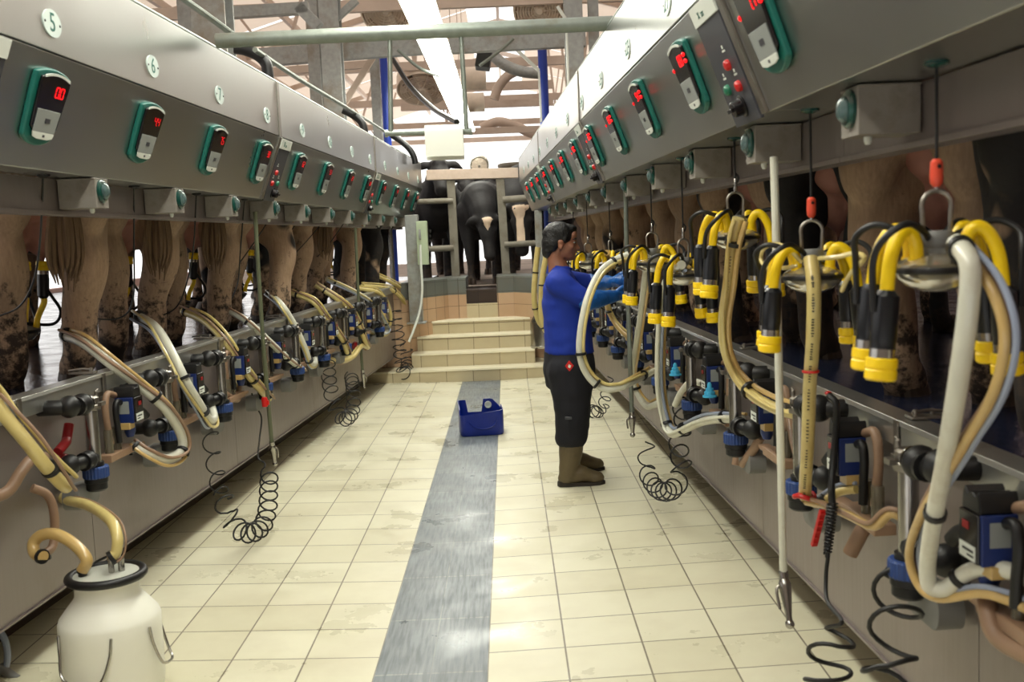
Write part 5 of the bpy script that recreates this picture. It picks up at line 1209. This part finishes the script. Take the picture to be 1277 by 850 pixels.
# ------------------------------------------------------------------ sprayer hoses, coiled cords
def sprayer(pts, r, m, nz, label, tail=None):
    root = empty('sprayer_hose', pts[0], label, 'sprayer hose', 'hanging sprayer hoses')
    mb = MB(); mb.tube(spline(pts, 5), r, 10); mb.build('hose', M[m], root)
    a = pts[-1]; b = nz; t = (b - a)
    mb = MB(); mb.tube([a - t * .06, a + t * .12], r * 1.25, 12); mb.build('collar', M['steel'], root)
    mb = MB(); mb.tube([a + t * .1, a + t * .2, a + t * .3, a + t * .85, b], [r * 1.2, r * 1.7, r * 1.6, r * .8, r * .8], 12); mb.ell(b, (r * 1.2,) * 3); mb.build('nozzle', M['steel'], root)
    sd = Vector((r * 2.2, 0, 0)) if label.find('left') >= 0 else Vector((-r * 2.2, 0, 0))
    mb = MB(); mb.tube(spline([a + t * .2, a + t * .3 + sd, a + t * .7 + sd * .9], 4), r * .4, 6); mb.build('lever', M['steel_dull'], root)
sprayer([CP(965, 196, .02), CP(968, 300, .03), CP(971, 450, .03), CP(974, 580, .03), CP(977, 715, .02)], .0125, 'hose_white', CP(985, 778, .02), 'white sprayer hose hanging nearest, from right cabinet to the floor')
sprayer([CP(780, 236, 0), CP(782, 330, 0), CP(785, 430, 0), CP(788, 515, 0)], .014, 'galv_pipe', CP(789, 542, 0), 'grey pole sprayer hanging right of the worker')
M['hose_olive'] = mat('olive hose', (.36, .38, .29), .45, var=.1)
def CPL(px, py, a=-1.83): return atx(px, py, a, HS)
sprayer([CPL(318, 264), CPL(323, 350), CPL(330, 450), CPL(339, 552)], .0135, 'hose_olive', CPL(343, 578), 'olive sprayer hose hanging nearest on the left')
sprayer([CPL(443, 284), CPL(447, 370), CPL(449, 420), CPL(452, 462)], .0135, 'hose_olive', CPL(454, 482), 'olive sprayer hose hanging farther on the left')
def coil(axis, R, turns, r, label, lead=None, tail=None, cat='cord', phase=0):
    def lift(p):                               # keep the loops clear of the tiles
        zmin = R + .025
        return p if p.z > zmin else CAM + (p - CAM) * ((zmin - CAM.z) / (p.z - CAM.z))
    axis = [lift(p) for p in axis]
    A = spline(axis, 12); n = len(A)
    L = [0]
    for i in range(1, n): L.append(L[-1] + (A[i] - A[i - 1]).length)
    tot = L[-1]; pts = [Vector(p) for p in (lead or [])]; N = int(turns * 18)
    N0 = Vector((0, 1, 0)); prevT = None; hel = []
    j = 0
    for k in range(N + 1):
        d = tot * k / N
        while j < n - 2 and L[j + 1] < d: j += 1
        f = (d - L[j]) / max(1e-6, L[j + 1] - L[j]); c = A[j].lerp(A[j + 1], f); t = (A[j + 1] - A[j]).normalized()
        N0 = N0 - t * N0.dot(t); N0.normalize(); B = t.cross(N0)
        a = 2 * PI * turns * k / N + phase
        hel.append(c + (N0 * math.cos(a) + B * math.sin(a)) * R)
    lead_pts = spline([Vector(p) for p in lead] + [hel[0]], 6) if lead else []
    tail_pts = spline([hel[-1]] + [Vector(p) for p in tail], 6) if tail else []
    mb = MB(); mb.tube(lead_pts[:-1] + hel + tail_pts[1:], r, 7)
    prop(mb.build('coiled_cord', M['black_cord']), label, cat, 'black coiled cords')
coil(RB([(806, 548, .22), (806, 575, .24), (808, 592, .25), (820, 610, .26), (835, 612, .26), (846, 600, .25), (850, 578, .22), (846, 555, .18), (852, 525, .12), (850, 505, .08)]), .052, 13, .0048, 'black coiled cord hanging with its lowest loops near the worker boots')
coil(LB([(262, 536, .06), (264, 560, .1), (270, 590, .16), (276, 620, .24)]), .045, 3.6, .0042, 'thin black coil dropping down the left panel under the second cow')
coil(LB([(278, 618, .26), (284, 640, .30), (298, 660, .34), (314, 664, .36), (328, 654, .36), (334, 632, .34), (335, 608, .30), (336, 590, .26)]), .052, 12, .0052, 'black coiled cord fanned low over the left floor tiles', tail=LB([(330, 577, .2), (322, 570, .16), (324, 545, .1), (326, 520, .08), (318, 505, .06), (314, 490, .05)]))
coil(LB([(409, 452, .06), (410, 468, .1), (413, 490, .16), (418, 508, .2), (428, 522, .24), (438, 516, .24), (441, 500, .22), (440, 482, .18), (438, 470, .1)]), .06, 15, .005, 'black coiled cord hanging under the long pale hose on the left')
coil(LB([(492, 386, .06), (494, 405, .08), (498, 430, .1), (500, 452, .12), (505, 466, .14), (508, 452, .12), (506, 430, .1)]), .075, 15, .006, 'tangled black coiled cord at the left end by the steps', tail=LB([(508, 410, .08), (510, 395, .06), (514, 380, .05)]))
coil(RB([(758, 470, .06), (756, 490, .08), (752, 508, .14)]), .05, 3.5, .005, 'black coil on the right panel behind the worker', lead=None)
coil(RB([(750, 508, .16), (744, 514, .2), (738, 512, .2)]), .055, 4, .005, 'small fan of black coil beside the worker trousers')
coil(RB([(1040, 786, .30), (1036, 806, .32), (1034, 830, .34), (1030, 865, .36), (1030, 900, .36)]), .062, 3.2, .0066, 'black coiled cord at lower right, left of two', lead=RB([(1033, 690, .23), (1030, 720, .24), (1032, 750, .26), (1050, 775, .28)]))
coil(RB([(1118, 700, .14), (1120, 735, .18), (1118, 765, .22), (1114, 795, .26), (1108, 835, .30), (1104, 880, .3)]), .062, 3.6, .0066, 'black coiled cord at lower right, right of two', lead=RB([(1158, 712, .06), (1140, 700, .08), (1125, 690, .12)]))


# small things at the picture edge and on the olive sprayer
q = CPL(330, 501); mb = MB(); mb.tube([q + Vector((0, 0, .03)), q + Vector((.0, 0, .015)), q - Vector((0, 0, .03))], [.016, .020, .018], 12); mb.box(q + Vector((.018, 0, -.005)), (.02, .018, .03))
prop(mb.build('red_clip', M['red'], bevel=.002), 'small red clip on the nearest olive sprayer hose', 'clip')
q = atz(6, 838, .05); ng = empty('spray_gun', q, 'grey blue spray gun resting on the floor at lower left corner', 'spray gun')
mb = MB(); mb.tube(spline([q + Vector((-.03, .02, .18)), q + Vector((0, .02, .13)), q + Vector((.012, .01, .06)), q + Vector((.0, 0, .0))], 5), [.013] * 16, 10); mb.build('grip', M['hose_blue'], ng)
mb = MB(); mb.tube([q + Vector((-.02, 0, .02)), q + Vector((.03, -.01, -.01)), q + Vector((.06, -.015, -.02))], [.022, .018, .012], 12); mb.build('nozzle', M['grey_pl'], ng)
# ------------------------------------------------------------------ milk cans, cut jerrycan
YC = 3.8
cc = at(133, 722, YC); cx = cc.x
zf_ = fz(cx)
can = empty('milk_can', (cx, YC, zf_), 'white milky plastic milk can with black lid ring at lower left', 'milk can')
T = Matrix.Translation((cx, YC, zf_)); hz = .47 - zf_
mb = MB(); mb.lathe([(.165, 0), (.178, .012), (.182, .05), (.184, .24), (.184, .285), (.178, .302), (.150, .338), (.122, .372), (.116, .384), (.115, .44), (.122, .452)], T, 48); mb.build('can_body', M['cream_can'], can, smooth=50)
mb = MB(); R0 = .132; mb.tube([Vector((cx + R0 * math.cos(2 * PI * k / 48), YC + R0 * math.sin(2 * PI * k / 48), zf_ + .452)) for k in range(48)], .0165, 12, closed=True); mb.build('lid_ring', M['black'], can)
M['lid'] = mat('frosted lid', (.80, .81, .77), .3, trans=.15)
mb = MB(); mb.lathe([(.126, .448), (.12, .458), (.06, .462), (.01, .463)], T, 40); mb.build('lid', M['lid'], can)
top = Vector((cx, YC, zf_ + .46))
o1 = top + Vector((-.075, -.03, 0)); o2 = top + Vector((.025, -.01, 0))
mb = MB(); mb.lathe([(.016, 0), (.016, .012), (.020, .014), (.020, .026), (.014, .028)], Matrix.Translation(o1), 14); mb.build('inlet_collar', M['black'], can)
mb = MB(); mb.lathe([(.011, 0), (.011, .05), (.013, .052), (.013, .075), (.010, .078)], Matrix.Translation(o2), 14); mb.cyl(o2 + Vector((.03, .02, -.005)), o2 + Vector((.03, .02, .05)), .012); mb.build('outlet_pipe', M['steel'], can)
mb = MB(); mb.tube(spline([top + Vector((.025, -.01, .07)), top + Vector((.0, .06, .05)), top + Vector((-.06, .09, .02)), top + Vector((-.1, .07, .0))], 5), .005, 6); mb.build('lid_cord', M['black'], can)
for a0, nm in ((238, 'a'), (-8, 'b')):
    mb = MB(); a = math.radians(a0)
    def pc(a, z, rr=.19): return Vector((cx + rr * math.cos(a), YC + rr * math.sin(a), zf_ + z))
    w = .55
    mb.tube(spline([pc(a - w * .5, .27), pc(a - w * .4, .20, .195), pc(a - w * .1, .12, .205), pc(a + w * .9, .09, .21), pc(a + w * 1.3, .12, .205), pc(a + w * 1.6, .2, .195), pc(a + w * 1.7, .27)], 5), .0055, 8); mb.build('handle', M['steel'], can)
h1 = bundle([o1 + Vector((0, 0, .02)), at(108, 697, YC - .03), at(92, 678, YC), at(70, 666, YC + .03), at(52, 667, YC + .05), at(42, 677, YC + .05), at(44, 690, YC + .03), at(54, 694, YC)], 'amber hose stub curling up from the white can lid', 'hose_amber', .0185, (), (.985,))
h2 = bundle([o2 + Vector((0, 0, .06)), at(145, 688, YC), at(146, 668, YC + .02), at(137, 648, YC + .1), at(110, 630, YC + .3), at(80, 622, YC + .45), at(60, 608, YC + .55), at(52, 590, YC + .62)], 'pale hose from the white can lid up to the meter', 'hose_yellow', .0175, (('hose_brown', .004, 4.2),), (.03,))
# steel can on the steps
ck = empty('milk_can', (at(678, 433, 12.45).x, 12.45, steps_z[1]), 'stainless milk can standing on the steps behind the worker', 'milk can')
T = Matrix.Translation(ck.location)
mb = MB(); mb.lathe([(.15, 0), (.158, .01), (.158, .03), (.152, .034), (.152, .30), (.148, .32), (.10, .40), (.075, .44), (.072, .50), (.085, .51)], T, 32); mb.build('can_body', M['steel'], ck, smooth=40)
mb = MB(); mb.lathe([(.086, .505), (.092, .51), (.092, .535), (.05, .55), (.02, .552)], T, 28); mb.build('lid', M['steel_dull'], ck)
# blue cut-open jerrycan
bx, by = at(600.5, 541, 8.78).x, 8.78
bk = empty('cut_jerrycan', mw=Matrix.Translation((bx, by, .002)) @ Matrix.Rotation(math.radians(7), 4, 'Z'))
prop(bk, 'blue plastic jerrycan cut open, standing on the grey floor strip', 'jerrycan')
w, d, t = .185, .13, .006
def rr_path(z, s=1.0):
    return [Vector((x * s, y * s, z)) for x, y in rounded(2 * w, 2 * d, .045, 4)]
def wall_top(x, y):                            # height of the cut edge around the rim
    if y < -d * .55: return .195 + .018 * (x / w)
    if y > d * .55:
        if x < -w * .62: return .275
        if x < w * .2: return .165
        if x < w * .62: return .275
        return .275 - (x / w - .62) * .2
    if x < 0: return .195 + (y + d) / (2 * d) * .085
    return .215 + (y + d) / (2 * d) * .02
P0 = rounded(2 * w, 2 * d, .045, 4)
dense = []
for i in range(len(P0)):
    a, b = Vector(P0[i]), Vector(P0[(i + 1) % len(P0)]); n = max(1, int((b - a).length / .02))
    for k in range(n): dense.append(a.lerp(b, k / n))
rings_o, rings_i = [], []
for f in (0, .06, .25, .5, .75, 1):
    s = .94 if f == 0 else (.99 if f < .1 else 1)
    rings_o.append([Vector((p.x * s, p.y * s, wall_top(p.x, p.y) * f)) for p in dense])
for f in (1, .75, .5, .25, .06):
    s = .965; rings_i.append([Vector((p.x * s, p.y * s, max(.006, wall_top(p.x, p.y) * f))) for p in dense])
mb = MB(); mb.loft(rings_o + rings_i); mb.build('body', M['bucket'], bk, world=False, smooth=40)
mb = MB(); mb.tube(spline([(-.11, -d - .001, .12), (-.06, -d - .003, .075), (.02, -d - .003, .06), (.09, -d - .003, .08), (.12, -d - .001, .13)], 6), .006, 8); mb.build('embossed_arc', M['bucket'], bk, world=False)
mb = MB(); mb.lathe([(.030, -.004), (.030, .006), (.018, .006), (.018, -.004), (.030, -.004)], Matrix.Translation((w * .42, d - .018, .225)) @ Matrix.Rotation(PI / 2, 4, 'X'), 20); mb.build('spout_ring', M['white_pl'], bk, world=False)

# ------------------------------------------------------------------ the worker
M['skin'] = mat('brown skin', (.56, .37, .28), .5, var=.06, vscale=14, sss=.1)
M['hair'] = mat('black hair', (.035, .03, .03), .45, var=.5, vscale=60, bump=.6, bscale=120)
M['shirt'] = mat('royal blue shirt', (.02, .17, .58), .8, var=.1, vscale=6, bump=.35, bscale=9)
M['trousers'] = mat('dark navy trousers', (.060, .062, .10), .85, var=.2, vscale=7, bump=.4, bscale=10)
M['boot'] = mat('olive rubber boot', (.37, .32, .22), .5, var=.12, vscale=10, c2=(.28, .23, .16), c2scale=7, c2lo=.5, c2hi=.8)
M['sole'] = mat('dark boot sole', (.16, .13, .10), .7)
M['glove'] = mat('translucent blue glove', (.10, .34, .62), .35, var=.2, vscale=14, bump=.5, bscale=35)
YM = 6.84
def J(px, py, dy=0): return at(px, py, YM + dy)
man = empty('person', (J(715, 603).x, YM, fz(.5)), 'worker in blue shirt, dark trousers and olive boots handling a milking cluster', 'person')
def wmesh(name, me, m, parent=man):
    me.materials.append(m); inv = parent.matrix_world.inverted(); me.transform(inv)
    o = bpy.data.objects.new(name, me); col.objects.link(o); o.parent = parent; return o
hd_c = J(700.5, 303)
def H(x, y, z): return hd_c + Vector((x, y, z))   # head frame in metres, facing +x, slightly bent down
rot = Matrix.Rotation(math.radians(8), 3, 'Y')
def HR(x, y, z): return hd_c + rot @ Vector((x, y, z))
sole_z = fz(.45)
kneeR, kneeL = J(714, 505, -.12), J(716, 503, .18)
ankR, ankL = J(711, 582, -.10), Vector((J(713, 566, .30).x, YM + .30, sole_z + .11)); ankR = Vector((ankR.x, YM - .10, sole_z + .11))
hipR, hipL = J(708, 455, -.09), J(708, 455, .09)
shR, shL = J(697, 353, -.185), J(701, 349, .185)
elR, elL = J(733, 375, -.22), J(738, 353, .21)
wrR, wrL = J(766, 369, -.10), J(764, 351, .12)
haR, haL = J(778, 365, -.02), J(774, 350, .05)
def head_geo(mb):
    for c, r in (((-.015, 0, .03), (.098, .076, .094)), ((.035, 0, -.02), (.062, .062, .085)), ((.055, 0, -.075), (.042, .042, .035)), ((.02, 0, -.06), (.06, .055, .045)), ((.082, 0, .028), (.016, .045, .014)), ((.066, 0, .06), (.03, .055, .04))):
        mb.ell((0, 0, 0), r, Matrix.Translation(HR(*c)) @ rot.to_4x4(), 18, 12)
    limb(mb, [HR(.085, 0, .018), HR(.098, 0, -.005), HR(.108, 0, -.022)], [.010, .012, .015], seg=10)   # nose
    mb.ell(HR(.098, .010, -.026), (.012, .009, .009)); mb.ell(HR(.098, -.010, -.026), (.012, .009, .009))
    mb.ell(HR(.090, 0, -.050), (.012, .024, .007)); mb.ell(HR(.086, 0, -.061), (.013, .022, .008)); mb.ell(HR(.082, 0, -.088), (.02, .022, .017))
    for s in (1, -1):
        mb.ell(HR(.055, s * .045, -.02), (.03, .02, .022))
        mb.ell((0, 0, 0), (.020, .008, .034), Matrix.Translation(HR(-.008, s * .077, -.012)) @ Matrix.Rotation(.25 * 1, 4, 'Y'), 12, 8)
        mb.ell(HR(-.006, s * .084, -.03), (.012, .007, .012)); mb.ell(HR(-.014, s * .084, .006), (.017, .007, .014))
def hand_geo(mb, wr, ha, thumb_up):
    d = (ha - wr).normalized(); up = Vector((0, 0, 1)); s = d.cross(up).normalized(); up = s.cross(d).normalized()
    L = .095
    limb(mb, [wr, wr + d * .045, wr + d * .088], [.028, .036, .033], seg=12)
    for k, (ln, z) in enumerate(((.075, .030), (.084, .011), (.078, -.009), (.062, -.028))):
        b = wr + d * .088 + up * z; c = d.copy()
        side = s * (1 if thumb_up > 0 else -1)
        p1 = b + d * ln * .42 + side * .004; p2 = p1 + (d * .7 + side * .7).normalized() * ln * .33; p3 = p2 + (d * .1 + side).normalized() * ln * .28
        limb(mb, [b - d * .02, b, p1, p2, p3], [.010, .0105, .0098, .009, .0078], n=3, seg=8)
    side = s * (1 if thumb_up > 0 else -1)
    b = wr + d * .03 + up * .028 + side * .01
    limb(mb, [b, b + d * .03 + up * .018 + side * .018, b + d * .058 + up * .016 + side * .036, b + d * .075 + up * .004 + side * .048], [.013, .012, .0105, .009], n=3, seg=8)
mb = MB(); head_geo(mb)
limb(mb, [HR(-.02, 0, -.03), HR(-.03, 0, -.10), J(699, 345, 0), J(702, 380, 0)], [.058, .056, .075, .12])
limb(mb, [J(702, 370, 0), J(708, 410, 0), J(709, 450, 0)], [.125, .125, .12])
limb(mb, [J(699, 350, 0), shR, elR, wrR], [.075, .058, .042, .030]); limb(mb, [J(699, 350, 0), shL, elL, wrL], [.075, .058, .042, .030])
limb(mb, [hipR, kneeR, ankR], [.092, .06, .045]); limb(mb, [hipL, kneeL, ankL], [.092, .06, .045])
for a, s in ((ankR, 1), (ankL, 1)): limb(mb, [a, a + Vector((.04, 0, -.05)), a + Vector((.13, 0, -.07))], [.045, .04, .03])
hand_geo(mb, wrR, haR, 1); hand_geo(mb, wrL, haL, -1)
body = wmesh('body', remesh(mb, .0075, 3, .4), M['skin'])
# hair
mb = MB()
for c, r in (((-.026, 0, .046), (.108, .086, .094)), ((-.068, 0, .0), (.064, .078, .085)), ((-.085, 0, -.055), (.042, .06, .055)), ((.035, 0, .098), (.058, .066, .032)), ((-.02, -.05, .07), (.07, .04, .06)), ((-.02, .05, .07), (.07, .04, .06)), ((-.055, -.062, .0), (.035, .022, .06)), ((.012, -.073, .035), (.016, .012, .035)), ((-.055, .062, .0), (.035, .022, .06)), ((.012, .073, .035), (.016, .012, .035))):
    mb.ell((0, 0, 0), r, Matrix.Translation(HR(*c)) @ rot.to_4x4(), 16, 10)
hm = remesh(mb, .008, 2, .4)
for v in hm.vertices: v.co += Vector(noise.noise_vector(v.co * 45)) * .003
wmesh('hair', hm, M['hair'])
for s in (-1, 1):
    mb = MB(); mb.ell(HR(.078, s * .036, .012), (.0085, .012, .0045), None, 10, 7); wmesh('eye', mb.mesh('eye'), M['grey_key'])
    mb = MB(); mb.ell(HR(.086, s * .036, .011), (.004, .006, .006), None, 10, 7); wmesh('iris', mb.mesh('iris'), M['ink'])
    mb = MB(); limb(mb, [HR(.088, s * .018, .033), HR(.086, s * .04, .038), HR(.068, s * .06, .030)], [.004, .0055, .003], seg=8); wmesh('eyebrow', mb.mesh('eyebrow'), M['hair'])
# shirt
def elring(c, ax, rx_, ry_, n=24): return [c + Vector((rx_ * math.cos(2 * PI * k / n), ry_ * math.sin(2 * PI * k / n), 0)) for k in range(n)]
mb = MB()
secs = [((710, 439), .165, .205), ((709, 425), .160, .205), ((708, 405), .158, .205), ((704, 380), .150, .21), ((701, 360), .128, .215), ((699, 347), .098, .185), ((699, 338), .072, .11), ((699, 332), .062, .072)]
mb.loft([elring(J(*p), None, a, b) for p, a, b in secs])
limb(mb, [J(699, 352, -.10), shR, shR.lerp(elR, .6), elR.lerp(wrR, .02)], [.095, .082, .070, .058]); limb(mb, [J(700, 350, .10), shL, shL.lerp(elL, .6), elL.lerp(wrL, .12)], [.095, .080, .066, .055])
sh = remesh(mb, .011, 4)
for v in sh.vertices: v.co += v.normal * (.006 * noise.noise(Vector((v.co.x * 7, v.co.y * 7, v.co.z * 22))) )
wmesh('shirt', sh, M['shirt'])
mb = MB(); c = J(700, 333); mb.tube([c + Vector((.064 * math.cos(2 * PI * k / 24), .07 * math.sin(2 * PI * k / 24), -.012 * math.cos(2 * PI * k / 24))) for k in range(24)], .008, 8, closed=True); wmesh('collar', mb.mesh('collar'), M['shirt'])
# trousers
mb = MB(); mb.loft([elring(J(*p), None, a, b) for p, a, b in [((709, 433), .160, .195), ((709, 447), .168, .20), ((710, 465), .172, .205), ((712, 482), .165, .19)]])
for h, k, a, s in ((hipR, kneeR, ankR, -1), (hipL, kneeL, ankL, 1)):
    e = k.lerp(a, .48)
    limb(mb, [h + Vector((0, s * .01, -.03)), h.lerp(k, .6), k + Vector((-.005, 0, 0)), k.lerp(a, .3), e], [.142, .135, .122, .114, .108])
tr = remesh(mb, .012, 4)
for v in tr.vertices: v.co += v.normal * (.009 * noise.noise(Vector((v.co.x * 6, v.co.y * 6, v.co.z * 13))))
wmesh('trousers', tr, M['trousers'])
# emblem patch and pocket flap on the near leg
def on_mesh(me_o, px, py):
    from mathutils.bvhtree import BVHTree
    me = me_o.data; mw = me_o.parent.matrix_world
    b = BVHTree.FromPolygons([mw @ v.co for v in me.vertices], [tuple(p.vertices) for p in me.polygons])
    h = b.ray_cast(CAM, ray(px, py)); return h[0], h[1]
tro = [o for o in kids(man) if o.name.startswith('trousers')][0]
p, nn = on_mesh(tro, 710, 456)
if p:
    nn = Vector((nn.x, nn.y, 0)).normalized(); u = Vector((0, 0, 1)).cross(nn); F_ = frame(p + nn * .003, u, Vector((0, 0, 1)), nn)
    em = MB(); em.prism([(0, .036), (.028, 0), (0, -.036), (-.028, 0)], -.003, .003, F_); em.build('emblem', M['red'], man)
    em = MB(); em.prism([(-.004, .012), (.012, .002), (.004, -.014), (-.010, -.008)], .003, .005, F_); em.build('emblem_mark', M['white_pl'], man)
p, nn = on_mesh(tro, 709, 521)
if p:
    nn = Vector((nn.x, nn.y, 0)).normalized(); u = Vector((0, 0, 1)).cross(nn); F_ = frame(p + nn * .003, u, Vector((0, 0, 1)), nn)
    em = MB(); em.box((0, 0, 0), (.045, .018, .01), F_); em.build('pocket_tab', M['panel_dark'], man, bevel=.003)
# boots
for a, nm, k, L in ((ankR, 'right', kneeR, 0), (ankL, 'left', kneeL, 1)):
    base = Vector((a.x, a.y, sole_z)); e = k.lerp(a, .40)
    mb = MB()
    limb(mb, [e, k.lerp(a, .7), a + Vector((-.005, 0, .03)), base + Vector((-.01, 0, .075))], [.088, .080, .068, .066])
    limb(mb, [base + Vector((-.03, 0, .055)), base + Vector((.06, 0, .075)), base + Vector((.13, 0, .058)), base + Vector((.185, 0, .05))], [.052, .058, .046, .036])
    mb.ell(base + Vector((.16, 0, .045)), (.065, .05, .042)); mb.ell(base + Vector((-.035, 0, .05)), (.05, .045, .05))
    bo = wmesh('boot', remesh(mb, .009, 3), M['boot'])
    mb = MB(); out = [(-.088, 0), (-.075, .032), (-.03, .042), (.04, .040), (.12, .052), (.19, .045), (.225, .018), (.228, 0), (.225, -.018), (.19, -.045), (.12, -.052), (.04, -.040), (-.03, -.042), (-.075, -.032)]
    mb.prism(out, 0, .024, Matrix.Translation(base)); mb.prism([(x * .98, y * .98) for x, y in out if x < .03] , 0, .034, Matrix.Translation(base))
    me = mb.mesh('sole'); inv = man.matrix_world.inverted(); me.transform(inv); me.materials.append(M['sole']); o = bpy.data.objects.new('sole', me); col.objects.link(o); o.parent = bo
    o.matrix_parent_inverse = Matrix.Identity(4)
# long gloves
for el, wr, ha, tu in ((elR, wrR, haR, 1), (elL, wrL, haL, -1)):
    mb = MB(); limb(mb, [el.lerp(wr, -.02), el.lerp(wr, .35), el.lerp(wr, .75), wr], [.062, .056, .044, .036])
    d = (ha - wr).normalized()
    hand_geo(mb, wr, ha, tu)
    g = remesh(mb, .006, 2, .3)
    for v in g.vertices: v.co += v.normal * (.004 + .004 * noise.noise(v.co * 38))
    wmesh('glove', g, M['glove'])
# ------------------------------------------------------------------ light
w = bpy.data.worlds.new('world'); sc.world = w; w.use_nodes = True
bg = w.node_tree.nodes['Background']; bg.inputs['Color'].default_value = (1, .985, .96, 1); bg.inputs['Strength'].default_value = 1.6
sc.view_settings.view_transform = 'Standard'; sc.view_settings.look = 'None'; sc.view_settings.gamma = 1; sc.view_settings.exposure = 0
